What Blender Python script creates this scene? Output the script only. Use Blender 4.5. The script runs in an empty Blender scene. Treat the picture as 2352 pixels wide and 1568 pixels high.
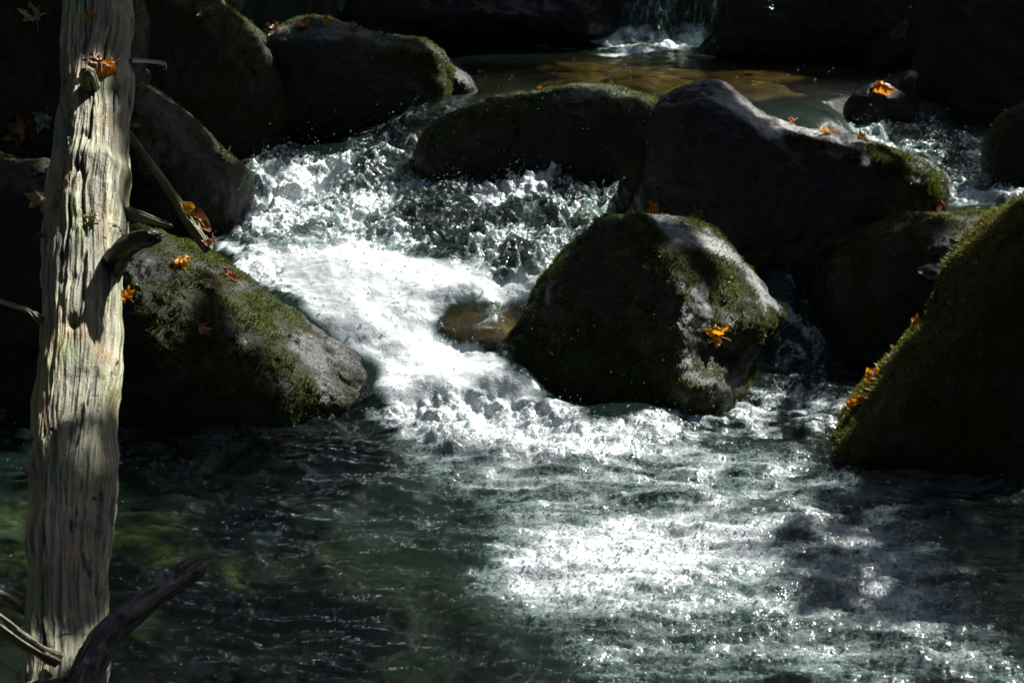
import bpy, bmesh, math, random
import numpy as np
from mathutils import Vector, Matrix
from mathutils.bvhtree import BVHTree

random.seed(7)
rng = np.random.default_rng(11)
S = bpy.context.scene
COL = S.collection
R = math.radians

# ------------------------------------------------------------------ camera
CAM_H, PITCH, LENS = 2.35, 15.0, 85.0
cam_d = bpy.data.cameras.new('camera')
cam = bpy.data.objects.new('camera', cam_d)
COL.objects.link(cam)
cam.location = (0, 0, CAM_H)
cam.rotation_euler = (R(90 - PITCH), 0, 0)
cam_d.lens = LENS
cam_d.sensor_width = 36
cam_d.clip_end = 500
cam_d.dof.use_dof = True
cam_d.dof.focus_distance = 8.4
cam_d.dof.aperture_fstop = 9.0
S.camera = cam

# ------------------------------------------------------------------ light
SUN_AZ, SUN_EL = 46.0, 49.0            # azimuth from +Y (upstream) towards +X
sdir = Vector((math.sin(R(SUN_AZ)) * math.cos(R(SUN_EL)), math.cos(R(SUN_AZ)) * math.cos(R(SUN_EL)), math.sin(R(SUN_EL))))
W = bpy.data.worlds.new('World')
S.world = W
W.use_nodes = True
wn = W.node_tree
sky = wn.nodes.new('ShaderNodeTexSky')
sky.sky_type = 'NISHITA'
sky.sun_disc = False
sky.sun_elevation = R(SUN_EL)
sky.sun_rotation = R(SUN_AZ)
wn.links.new(sky.outputs[0], wn.nodes['Background'].inputs[0])
wn.nodes['Background'].inputs[1].default_value = 0.05
sl = bpy.data.lights.new('sun', 'SUN')
sl.energy = 5.0
sl.angle = R(0.5)
sl.color = (1.0, 0.975, 0.93)
so = bpy.data.objects.new('sun', sl)
so.rotation_euler = sdir.to_track_quat('Z', 'Y').to_euler()
so.location = (5, 10, 20)
COL.objects.link(so)
S.view_settings.view_transform = 'Standard'
S.view_settings.look = 'None'
S.view_settings.exposure = 1.2
S.view_settings.gamma = 1.0
S.cycles.use_denoising = True
S.cycles.sample_clamp_direct = 14.0
S.cycles.caustics_reflective = False
S.cycles.caustics_refractive = False
S.cycles.max_bounces = 8
S.cycles.transparent_max_bounces = 12
S.cycles.sample_clamp_indirect = 3.0

# ------------------------------------------------------------------ measuring helpers
PW, PH = 2352.0, 1568.0                # units in which the photograph was measured
FW = np.array([0, math.cos(R(PITCH)), -math.sin(R(PITCH))])
UP = np.array([0, math.sin(R(PITCH)), math.cos(R(PITCH))])
CP = np.array([0, 0, CAM_H])
KX, KY = 36.0 / LENS, 36.0 * 682 / 1024 / LENS

def at_depth(u, v, d):
    u = np.asarray(u, float); v = np.asarray(v, float); d = np.asarray(d, float)
    xc = (u / PW - .5) * KX; yc = (.5 - v / PH) * KY
    X = np.stack([xc * d, FW[1] * d + UP[1] * yc * d, CAM_H + FW[2] * d + UP[2] * yc * d], -1)
    return X

def at_height(u, v, z):
    yc = (.5 - v / PH) * KY
    d = (z - CAM_H) / (FW[2] + UP[2] * yc)
    return at_depth(u, v, d)

def depth_of(v, z):
    yc = (.5 - v / PH) * KY
    return (z - CAM_H) / (FW[2] + UP[2] * yc)

def project(x, y, z):
    zz = z - CAM_H
    d = FW[1] * y + FW[2] * zz
    yc = (UP[1] * y + UP[2] * zz) / d
    return (x / d / KX + .5) * PW, (.5 - yc / KY) * PH

# ------------------------------------------------------------------ noise
_pr = np.random.default_rng(5)
PERM = _pr.permutation(256).astype(np.int32)
PERM = np.concatenate([PERM, PERM, PERM])
_g = _pr.normal(size=(256, 3)); _g /= np.linalg.norm(_g, axis=1)[:, None]
GRAD = _g.astype(np.float32)

def pn(x, y, z):
    x = np.asarray(x, np.float32); y = np.asarray(y, np.float32); z = np.asarray(z, np.float32)
    x, y, z = np.broadcast_arrays(x, y, z)
    xi = np.floor(x).astype(np.int32); yi = np.floor(y).astype(np.int32); zi = np.floor(z).astype(np.int32)
    fx = x - xi; fy = y - yi; fz = z - zi
    xi &= 255; yi &= 255; zi &= 255
    u = fx * fx * fx * (fx * (fx * 6 - 15) + 10); v = fy * fy * fy * (fy * (fy * 6 - 15) + 10); w = fz * fz * fz * (fz * (fz * 6 - 15) + 10)
    out = 0
    for dx in (0, 1):
        a = PERM[xi + dx]; wx = u if dx else 1 - u
        for dy in (0, 1):
            b = PERM[a + yi + dy]; wy = v if dy else 1 - v
            for dz in (0, 1):
                g = GRAD[PERM[b + zi + dz] & 255]; wz = w if dz else 1 - w
                out = out + wx * wy * wz * (g[..., 0] * (fx - dx) + g[..., 1] * (fy - dy) + g[..., 2] * (fz - dz))
    return out * 1.5

def fbm(x, y, z, f, o=4, g=.5, seed=0):
    s = 0; a = 1
    for k in range(o):
        s = s + a * pn(x * f + seed * 17.3 + k * 5.1, y * f + seed * 7.7, z * f + k * 3.3)
        f *= 2.03; a *= g
    return s

def ridged(x, y, z, f, o=4, g=.5, seed=0):
    s = 0; a = 1; t = 0
    for k in range(o):
        s = s + a * (1 - np.abs(pn(x * f + seed * 11.3 + k * 9.1, y * f + seed * 3.7, z * f + k * 2.3)) * 2)
        t += a; f *= 2.1; a *= g
    return s / t

def sstep(a, b, x):
    t = np.clip((x - a) / (b - a), 0, 1)
    return t * t * (3 - 2 * t)

def pmask(U, V, poly, fe):
    """1 inside the polygon, 0 outside, soft over fe."""
    poly = np.array(poly, float); n = len(poly)
    d2 = np.full(U.shape, 1e12); ins = np.zeros(U.shape, bool)
    for i in range(n):
        a = poly[i]; b = poly[(i + 1) % n]; e = b - a
        t = np.clip(((U - a[0]) * e[0] + (V - a[1]) * e[1]) / (e @ e), 0, 1)
        d2 = np.minimum(d2, (U - a[0] - t * e[0]) ** 2 + (V - a[1] - t * e[1]) ** 2)
        c = ((a[1] > V) != (b[1] > V)) & (U < e[0] * (V - a[1]) / (e[1] if e[1] else 1e-9) + a[0])
        ins ^= c
    sd = np.sqrt(d2) * np.where(ins, 1, -1)
    return sstep(-fe, fe, sd)

# ------------------------------------------------------------------ mesh helpers
def mesh_np(name, V, F, mat=None, smooth=True, attrs=None):
    """F: (n,3) or (n,4) int array."""
    V = np.asarray(V, np.float32); F = np.asarray(F, np.int32)
    me = bpy.data.meshes.new(name)
    k = F.shape[1]
    me.vertices.add(len(V)); me.vertices.foreach_set('co', V.ravel())
    me.loops.add(F.size); me.loops.foreach_set('vertex_index', F.ravel())
    me.polygons.add(len(F))
    me.polygons.foreach_set('loop_start', np.arange(0, F.size, k, dtype=np.int32))
    me.polygons.foreach_set('use_smooth', np.full(len(F), smooth))
    me.update(calc_edges=True)
    for an, av in (attrs or {}).items():
        a = me.attributes.new(an, 'FLOAT', 'POINT')
        a.data.foreach_set('value', np.asarray(av, np.float32).ravel())
    if mat: me.materials.append(mat)
    return me

def link(name, me, loc=(0, 0, 0), parent=None):
    o = bpy.data.objects.new(name, me); COL.objects.link(o)
    o.location = loc
    if parent: o.parent = parent
    return o

def tag(o, label=None, cat=None, group=None, kind=None):
    if label: o['label'] = label
    if cat: o['category'] = cat
    if group: o['group'] = group
    if kind: o['kind'] = kind
    return o

def vnormals(V, F):
    if F.shape[1] == 4:
        n = np.cross(V[F[:, 2]] - V[F[:, 0]], V[F[:, 3]] - V[F[:, 1]])
    else:
        n = np.cross(V[F[:, 1]] - V[F[:, 0]], V[F[:, 2]] - V[F[:, 0]])
    N = np.zeros_like(V)
    for k in range(F.shape[1]):
        np.add.at(N, F[:, k], n)
    return N / (np.linalg.norm(N, axis=1)[:, None] + 1e-12)

def grid_faces(nr, nc, wrap=False):
    r = np.arange(nr - 1)[:, None]; c = np.arange(nc if wrap else nc - 1)[None, :]
    c2 = (c + 1) % nc
    return np.stack([r * nc + c, r * nc + c2, (r + 1) * nc + c2, (r + 1) * nc + c], -1).reshape(-1, 4)

# ------------------------------------------------------------------ materials
def new_mat(name):
    m = bpy.data.materials.new(name); m.use_nodes = True
    nt = m.node_tree
    for n in list(nt.nodes): nt.nodes.remove(n)
    out = nt.nodes.new('ShaderNodeOutputMaterial')
    return m, nt, out

class NB:
    def __init__(s, nt): s.nt = nt
    def n(s, t, **kw):
        nd = s.nt.nodes.new(t)
        for k, v in kw.items():
            if k == 'inp':
                for kk, vv in v.items():
                    if hasattr(vv, 'is_output'): s.nt.links.new(vv, nd.inputs[kk])
                    else: nd.inputs[kk].default_value = vv
            else: setattr(nd, k, v)
        return nd
    def attr(s, name): return s.n('ShaderNodeAttribute', attribute_name=name).outputs['Fac']
    def coord(s, scale=(1, 1, 1), kind='Object'):
        tc = s.n('ShaderNodeTexCoord')
        return s.n('ShaderNodeMapping', inp={'Vector': tc.outputs[kind], 'Scale': scale}).outputs[0]
    def noise(s, vec, scale, detail=4, rough=.5, dist=0, out='Fac'):
        return s.n('ShaderNodeTexNoise', inp={'Vector': vec, 'Scale': scale, 'Detail': detail, 'Roughness': rough, 'Distortion': dist}).outputs[out]
    def ramp(s, fac, stops, interp='LINEAR'):
        r = s.n('ShaderNodeValToRGB', inp={'Fac': fac}); cr = r.color_ramp; cr.interpolation = interp
        while len(cr.elements) < len(stops): cr.elements.new(.5)
        for e, (p, c) in zip(cr.elements, stops):
            e.position = p; e.color = (c, c, c, 1) if isinstance(c, (int, float)) else (*c, 1)
        return r.outputs[0]
    def mix(s, fac, a, b):
        return s.n('ShaderNodeMix', data_type='RGBA', inp={0: fac, 6: a, 7: b}).outputs[2]
    def math(s, op, a, b=0.0, clamp=False):
        nd = s.n('ShaderNodeMath', operation=op, use_clamp=clamp)
        for i, x in enumerate((a, b)):
            if hasattr(x, 'is_output'): s.nt.links.new(x, nd.inputs[i])
            else: nd.inputs[i].default_value = x
        return nd.outputs[0]
    def bump(s, h, strength=.5, dist=.01, normal=None):
        inp = {'Height': h, 'Strength': strength, 'Distance': dist}
        if normal is not None: inp['Normal'] = normal
        return s.n('ShaderNodeBump', inp=inp).outputs[0]

def rock_material(name, stone=((.004, .0038, .003), (.017, .0155, .012)), moss=((.012, .022, .004), (.055, .078, .009)), rough=.20):
    m, nt, out = new_mat(name); b = NB(nt)
    co = b.coord()
    n1 = b.noise(co, 6, 6, .6); n2 = b.noise(co, 55, 5, .65); n3 = b.noise(co, 240, 3, .6)
    st = b.mix(b.ramp(n1, [(.3, 0.0), (.7, 1.0)]), (*stone[0], 1), (*stone[1], 1))
    st = b.mix(b.ramp(n2, [(.35, 0.0), (.75, .55)]), st, (*[c * 1.6 for c in stone[1]], 1))
    pale = b.mix(n2, (.10, .10, .09, 1), (.48, .48, .45, 1))  # sunlit sheen of bare wet rock, put into the stone colour
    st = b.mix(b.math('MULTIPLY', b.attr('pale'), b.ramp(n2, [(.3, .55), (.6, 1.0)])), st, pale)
    ms = b.mix(b.ramp(n2, [(.3, 0.0), (.7, 1.0)]), (*moss[0], 1), (*moss[1], 1))
    ms = b.mix(b.ramp(n1, [(.45, 0.0), (.8, .6)]), ms, (.055, .04, .02, 1))
    mf = b.math('MULTIPLY', b.attr('moss'), b.ramp(n3, [(.25, .4), (.55, 1.0)]), clamp=True)
    colr = b.mix(mf, st, ms)
    rg = b.math('ADD', b.math('MULTIPLY', n2, .35), rough - .15)
    rg = b.math('ADD', rg, b.math('MULTIPLY', mf, .28))
    h = b.math('ADD', b.math('MULTIPLY', n2, .6), b.math('MULTIPLY', n3, b.math('ADD', .25, b.math('MULTIPLY', mf, .8))))
    bp = b.bump(h, .8, .012)
    p = b.n('ShaderNodeBsdfPrincipled', inp={'Base Color': colr, 'Roughness': rg, 'Normal': bp})
    p.inputs['Specular IOR Level'].default_value = .24
    nt.links.new(p.outputs[0], out.inputs[0])
    return m

M_ROCK = rock_material('wet_rock')
M_ROCK_DARK = rock_material('dark_wet_rock', stone=((.005, .005, .0045), (.009, .0088, .0078)), rough=.28)

def simple_mat(name, c1, c2, scale=20, rough=.5, bumps=.3, trans=0.0, spec=.5, stretch=(1, 1, 1)):
    m, nt, out = new_mat(name); b = NB(nt)
    co = b.coord(stretch)
    n = b.noise(co, scale, 5, .6)
    c = b.mix(b.ramp(n, [(.3, 0.0), (.7, 1.0)]), (*c1, 1), (*c2, 1))
    p = b.n('ShaderNodeBsdfPrincipled', inp={'Base Color': c, 'Roughness': rough, 'Normal': b.bump(n, bumps, .004)})
    p.inputs['Specular IOR Level'].default_value = spec
    sh = p.outputs[0]
    if trans:
        t = b.n('ShaderNodeBsdfTranslucent', inp={'Color': c})
        sh = b.n('ShaderNodeMixShader', inp={0: trans, 1: sh, 2: t.outputs[0]}).outputs[0]
    nt.links.new(sh, out.inputs[0])
    return m

def moss_blade_material():
    m, nt, out = new_mat('moss_blades'); b = NB(nt)
    t = b.attr('tone')
    c = b.ramp(t, [(0, (.02, .035, .004)), (.5, (.055, .080, .008)), (.82, (.17, .18, .012)), (1, (.16, .11, .03))])
    d = b.n('ShaderNodeBsdfDiffuse', inp={'Color': c})
    tr = b.n('ShaderNodeBsdfTranslucent', inp={'Color': c})
    gl = b.n('ShaderNodeBsdfGlossy', inp={'Color': (1, 1, 1, 1), 'Roughness': .35})
    s1 = b.n('ShaderNodeMixShader', inp={0: .5, 1: d.outputs[0], 2: tr.outputs[0]})
    s2 = b.n('ShaderNodeMixShader', inp={0: .03, 1: s1.outputs[0], 2: gl.outputs[0]})
    nt.links.new(s2.outputs[0], out.inputs[0])
    return m
M_BLADE = moss_blade_material()

# ------------------------------------------------------------------ water height field
# (u, v, z) read off the photograph
WPTS = [
 # lower pool
 (150,1500,0),(600,1500,0),(1200,1500,0),(1800,1500,0),(2300,1500,0),(150,1200,0),(600,1200,0),(1200,1200,0),(1700,1200,0),(2200,1200,0),
 (50,1020,0),(400,1000,0),(760,975,0),(950,985,0),(1200,990,0),(1400,1000,0),(1600,980,0),(1780,950,0),(1950,960,0),(2300,1100,0),
 (850,935,.01),(1000,925,.03),(1230,930,.01),(1500,955,.005),(1750,900,.02),(1900,900,.02),
 # chute
 (900,870,.08),(1000,850,.10),(1120,860,.08),(800,790,.17),(930,770,.19),(1060,790,.15),(1180,800,.08),(700,700,.27),(850,680,.28),(1000,690,.27),(1150,690,.27),
 (600,620,.33),(800,610,.345),(1000,630,.33),(1240,650,.30),(530,590,.35),(900,570,.36),(1270,610,.34),(560,540,.37),
 # rapids behind
 (600,450,.40),(750,430,.43),(900,480,.41),(1050,440,.44),(1250,480,.43),(1400,450,.45),(650,380,.44),(1450,380,.48),(1200,400,.46),(1000,415,.45),(840,385,.50),(700,345,.46),(1330,370,.46),
 # fall left of the flat rock
 (860,330,.54),(960,340,.55),(900,280,.60),(1000,290,.61),(1040,262,.645),(830,300,.52),
 # upper pool
 (1060,225,.66),(1250,190,.67),(1550,190,.67),(1750,210,.67),(1880,230,.665),(1700,150,.67),(1300,140,.67),(1050,130,.67),(1900,170,.67),(1500,115,.675),(2050,150,.67),(1960,215,.67),(1550,225,.66),(1700,235,.66),(1850,270,.65),
 # right cascade
 (1925,262,.64),(1960,300,.56),(2060,290,.57),(2110,310,.55),(2080,370,.50),(2200,400,.46),(2280,420,.45),(2180,460,.44),(2300,460,.46),(2345,450,.45),(2130,425,.45),
 # slot between the middle and right rocks
 (1830,610,.32),(1840,680,.22),(1835,780,.12),(1840,870,.03),(1800,640,.30),
 # under the rocks
 (1400,750,.12),(1600,800,.06),(1300,560,.36),(1700,450,.42),(1500,430,.44),(1900,520,.38),(2100,550,.38),(2100,750,.15),(2200,900,.03),(1250,330,.5),(1150,260,.6),
 (500,750,.2),(400,600,.3),(300,850,.05),(450,450,.38),(300,400,.4),(500,300,.45),(750,250,.5),(100,500,.3),(50,800,.1),
]
WB = np.array([list(at_height(u, v, z)) for u, v, z in WPTS])
for x in (-3.5, -2, 0, 2, 3.5):
    WB = np.vstack([WB, [[x, 4.0, 0.0]], [[x, 12.9, .68]], [[x, 14.5, .68]]])
_xy = WB[:, :2]; _zv = WB[:, 2]
def _tps(r2): return .5 * r2 * np.log(r2 + 1e-9)
_K = _tps(((_xy[:, None] - _xy[None]) ** 2).sum(-1)) + np.eye(len(_xy)) * .003
_Pm = np.c_[np.ones(len(_xy)), _xy]
_A = np.block([[_K, _Pm], [_Pm.T, np.zeros((3, 3))]])
_w = np.linalg.solve(_A, np.r_[_zv, 0, 0, 0])
FALL_Y = float(at_height(1500, 92, .68)[1])

def water_base(x, y):
    xs = np.clip(x, -3.4, 3.4).ravel(); ys = np.clip(y, 4.0, 14.0).ravel()
    out = _w[-3] + _w[-2] * xs + _w[-1] * ys
    for i in range(len(_xy)):
        out = out + _w[i] * _tps((xs - _xy[i, 0]) ** 2 + (ys - _xy[i, 1]) ** 2)
    out = out.reshape(np.shape(x))
    return np.clip(out, -.03, .70)

def fall_step(x, y):
    """the far fall into the upper pool"""
    yy = y - FALL_Y - .05 * np.sin(x * 9) - .03 * np.sin(x * 23)
    return .75 * sstep(0, .35, yy) + .25 * sstep(.6, 1.3, yy)

def seg_dist(x, y, pts):
    d = np.full(np.shape(x), 1e9)
    for a, b in zip(pts[:-1], pts[1:]):
        a = np.array(a); b = np.array(b); e = b - a
        t = np.clip(((x - a[0]) * e[0] + (y - a[1]) * e[1]) / (e @ e), 0, 1)
        d = np.minimum(d, np.hypot(x - a[0] - t * e[0], y - a[1] - t * e[1]))
    return d

# crests and humps of standing water: polyline in the photograph, base height, width, rise
CRESTS = [
 ([(880,945),(1080,930),(1220,945),(1330,985),(1480,975),(1550,955)], 0, .10, .07),
 ([(1090,820),(1150,850),(1190,900)], .06, .09, .07),
 ([(1050,1020),(1300,1060),(1480,1010)], 0, .13, .03),
 ([(900,1240),(1200,1280),(1500,1300)], 0, .16, .022),
 ([(1250,1180),(1500,1160),(1790,1180)], 0, .14, .02),
 ([(1750,895),(1950,915)], .01, .09, .035),
 ([(1860,985),(1960,960)], 0, .08, .03),
 ([(600,430),(700,390),(760,400)], .42, .12, .06),
 ([(950,480),(1080,440),(1180,430)], .43, .10, .05),
 ([(1180,440),(1300,420),(1460,370)], .46, .10, .06),
 ([(800,420),(880,400)], .46, .07, .05),
 ([(560,600),(650,575)], .36, .07, .035),
 ([(620,760),(900,640)], .33, .02, .0),
 ([(2160,455),(2260,450)], .45, .07, .03),
 ([(2310,455),(2400,440)], .46, .08, .04),
 ([(1300,95),(1450,80),(1640,70)], .68, .12, .05),
 ([(650,1050),(900,1090)], 0, .15, .02),
 ([(330,1010),(560,1000)], 0, .10, .015),
]
def crest_sum(x, y):
    s = np.zeros(np.shape(x))
    for pts, zb, w, h in CRESTS:
        P = [at_height(u, v, zb)[:2] for u, v in pts]
        d = seg_dist(x, y, P)
        s = s + h * np.exp(-(d / w) ** 2)
    return s

POLY_BASIN = [(560,560),(780,545),(900,570),(1000,600),(1090,598),(1140,622),(1180,600),(1290,612),(1245,670),(1180,690),(1050,700),(1005,735),(1030,778),(1100,790),(1130,830),(1200,870),(1220,925),(1150,950),(930,950),(880,880),(845,830),(765,760),(690,700),(640,650),(570,610)]
POLY_RAPID = [(560,380),(640,330),(760,360),(900,400),(1180,400),(1350,350),(1500,340),(1480,420),(1410,490),(1290,615),(1150,620),(1090,595),(900,565),(700,545),(560,550)]
POLY_BASE = [(850,935),(1080,915),(1230,925),(1400,975),(1550,935),(1570,990),(1420,1040),(1150,1050),(950,1010)]
POLY_TAIL = [(900,985),(1560,980),(1840,1040),(1860,1120),(1450,1150),(1120,1150),(960,1070)]
POLY_POOLFOAM = [(1120,1200),(1300,1100),(1600,1060),(1850,1080),(2050,1150),(2200,1300),(2300,1450),(2400,1600),(1420,1600),(1290,1470),(1100,1340)]
POLY_BRIGHT = [(1110,1255),(1350,1180),(1600,1160),(1830,1190),(1780,1260),(1600,1330),(1400,1390),(1220,1380)]

def water_surface(x, y):
    z0 = water_base(x, y) + fall_step(x, y)
    z0 = z0 + crest_sum(x, y)
    U, V = project(x, y, z0)
    wu = fbm(x, y, 0, 3.5, 3, .55, 3) * 45; wv = fbm(x, y, 0, 3.5, 3, .55, 4) * 25
    Uw, Vw = U + wu, V + wv
    mb = pmask(Uw, Vw, POLY_BASIN, 26)
    mr = pmask(Uw, Vw, POLY_RAPID, 25)
    ms = pmask(Uw, Vw, POLY_BASE, 22)
    mt = pmask(Uw, Vw, POLY_TAIL, 50)
    mp = pmask(Uw, Vw, POLY_POOLFOAM, 110)
    mB = pmask(Uw, Vw, POLY_BRIGHT, 50)
    mfall = pmask(U, V, [(790,260),(1060,230),(1040,300),(960,400),(800,400)], 25)
    mrc = pmask(Uw, Vw, [(1930,265),(2160,260),(2300,400),(2400,430),(2400,480),(2150,480),(2080,400)], 25)
    mrcf = pmask(Uw, Vw, [(1940,285),(2040,290),(2110,400),(2020,330)], 22) + pmask(Uw, Vw, [(2140,440),(2230,425),(2400,430),(2400,470),(2150,482)], 15)
    mslot = pmask(U, V, [(1760,600),(1900,600),(1900,900),(1780,900)], 20)
    mtop = pmask(Uw, Vw, [(1230,95),(1400,72),(1660,60),(1640,118),(1400,115)], 14)
    mfar = sstep(0, .1, y - FALL_Y) * (1 - sstep(.5, .9, y - FALL_Y))
    mfar = mfar * np.clip(sstep(1330, 1400, U) * (1 - sstep(1640, 1690, U)) + np.exp(-((U - 783) / 16) ** 2), 0, 1)
    mrb = pmask(Uw, Vw, [(1740,885),(1960,880),(1980,1000),(1850,1000),(1600,1010),(1560,960)], 25)
    mleft = pmask(Uw, Vw, [(480,540),(600,540),(700,700),(640,690),(540,640)], 20)
    # foam cover
    n1 = fbm(x, y, z0, 9, 5, .6, 1); n2 = fbm(x, y, z0, 30, 3, .6, 2)
    nst = fbm(x * .8, y * 1.6, 0, 6, 5, .62, 5)
    rd = ridged(x + .05 * n1, y, z0, 10, 4, .55, 7)
    q1 = fbm(x, y, z0, 4, 3, .5, 51); q2 = fbm(x, y, z0, 4, 3, .5, 52)
    rd2 = ridged(x + .10 * q1, y + .10 * q2, z0, 20, 4, .65, 53)
    foam = np.zeros_like(z0)
    foam = np.maximum(foam, mb * np.clip(.92 + .30 * nst + .10 * n2, .5, 1))
    foam = np.maximum(foam, ms * (.85 + .4 * n1))
    foam = np.maximum(foam, mt * np.clip(.42 + .40 * nst, 0, 1))
    foam = np.maximum(foam, mp * np.clip(.46 + .34 * nst + .12 * n2, 0.2, 1))
    foam = foam * (1 - .30 * sstep(1370, 1480, V) * (foam < 2))
    foam = np.maximum(foam, mB * np.clip(.80 + .4 * nst, .3, 1))
    left_r = pmask(U, V, [(560,360),(700,340),(900,420),(960,520),(900,590),(560,590)], 50)
    dk = pmask(Uw, Vw, [(880,450),(1080,465),(1250,500),(1420,480),(1290,610),(1100,600),(920,560)], 40)
    foam = np.maximum(foam, mr * np.clip(sstep(.50, .80, rd2) * .55 + .75 * sstep(-.15, .5, q1) + .25 * n2 + .30 * left_r + .04 - .42 * dk, 0, 1))
    foam = np.maximum(foam, mfall * np.clip(.10 + .8 * sstep(.62, .9, rd), 0, .6))
    foam = np.maximum(foam, mrcf * np.clip(.75 + .8 * n1, 0, 1))
    foam = np.maximum(foam, mrc * np.clip(.15 + .6 * sstep(.6, .9, rd), 0, 1))
    foam = np.maximum(foam, mslot * np.clip(.16 + .5 * sstep(.55, .9, rd), 0, 1))
    foam = np.maximum(foam, mtop * np.clip(.8 + .7 * n1, 0, 1))
    foam = np.maximum(foam, mfar * np.clip(.16 + .45 * sstep(.55, .9, ridged(x + .1 * q1, y + .1 * q2, z0, 14, 4, .6, 9)), 0, 1))
    foam = np.maximum(foam, mrb * np.clip(.42 + .9 * n1, 0, 1))
    foam = np.maximum(foam, mleft * np.clip(.45 + .9 * n1, 0, 1))
    # bubbles drift over a submerged stone
    hole = pmask(Uw * .5 + U * .5, Vw * .5 + V * .5, [(1012,735),(1040,705),(1120,697),(1230,700),(1260,760),(1180,840),(1130,800),(1040,778)], 12)
    foam = foam * (1 - hole) + hole * np.clip(.10 + .5 * n1, 0, .5)
    foam = np.clip((foam - .07) * 1.08, 0, 1)
    # relief
    lowp = (1 - sstep(.02, .10, z0)) * (1 - mb)
    calm = np.maximum(hole, 0) * 0 + pmask(U, V, [(1040,130),(2080,110),(2080,180),(1930,240),(1500,230),(1200,205),(1080,240)], 30)
    turb = np.clip(.5 * hole + .10 * mb + 1.0 * mr + .5 * ms + .55 * mfall + .8 * mrc + .6 * mslot + .5 * mtop + .6 * mfar + .35 * mleft + .2 * mrb, 0, 1.2)
    w1 = fbm(x, y, z0, 5, 2, .5, 21); w2 = fbm(x, y, z0, 5, 2, .5, 22)
    r1 = 1 - .9 * ridged(x + .08 * w1, y + .08 * w2, z0, 6.0, 3, .5, 23)
    r2 = fbm(x + .03 * w2, y, z0, 26, 4, .6, 24)
    z = z0 + turb * (.085 * (r1 - .38) + .016 * r2)
    sw = fbm(x * .9 + .04 * w1, y * 1.0, 0, 3.2, 3, .5, 25)
    rp = fbm(x * .30 + y * .2 + .04 * w2, y * 1.15 + x * .12 + .04 * w1, 0, 15, 4, .6, 26)
    pool = lowp * (1 - .6 * turb)
    z = z + pool * (.024 * sw + .0165 * rp) + mp * .004 * n2
    z = z + calm * (.0045 * fbm(x * .5, y * 1.1, 0, 7, 3, .5, 27) + .0022 * fbm(x * .35 + y * .15, y * 1.2, 0, 26, 2, .5, 29))
    z = z + mb * (.020 * fbm(x, y, z0, 4.5, 4, .5, 28) + .0015 * n2)
    return z, foam, turb, calm, pool, hole

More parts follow.
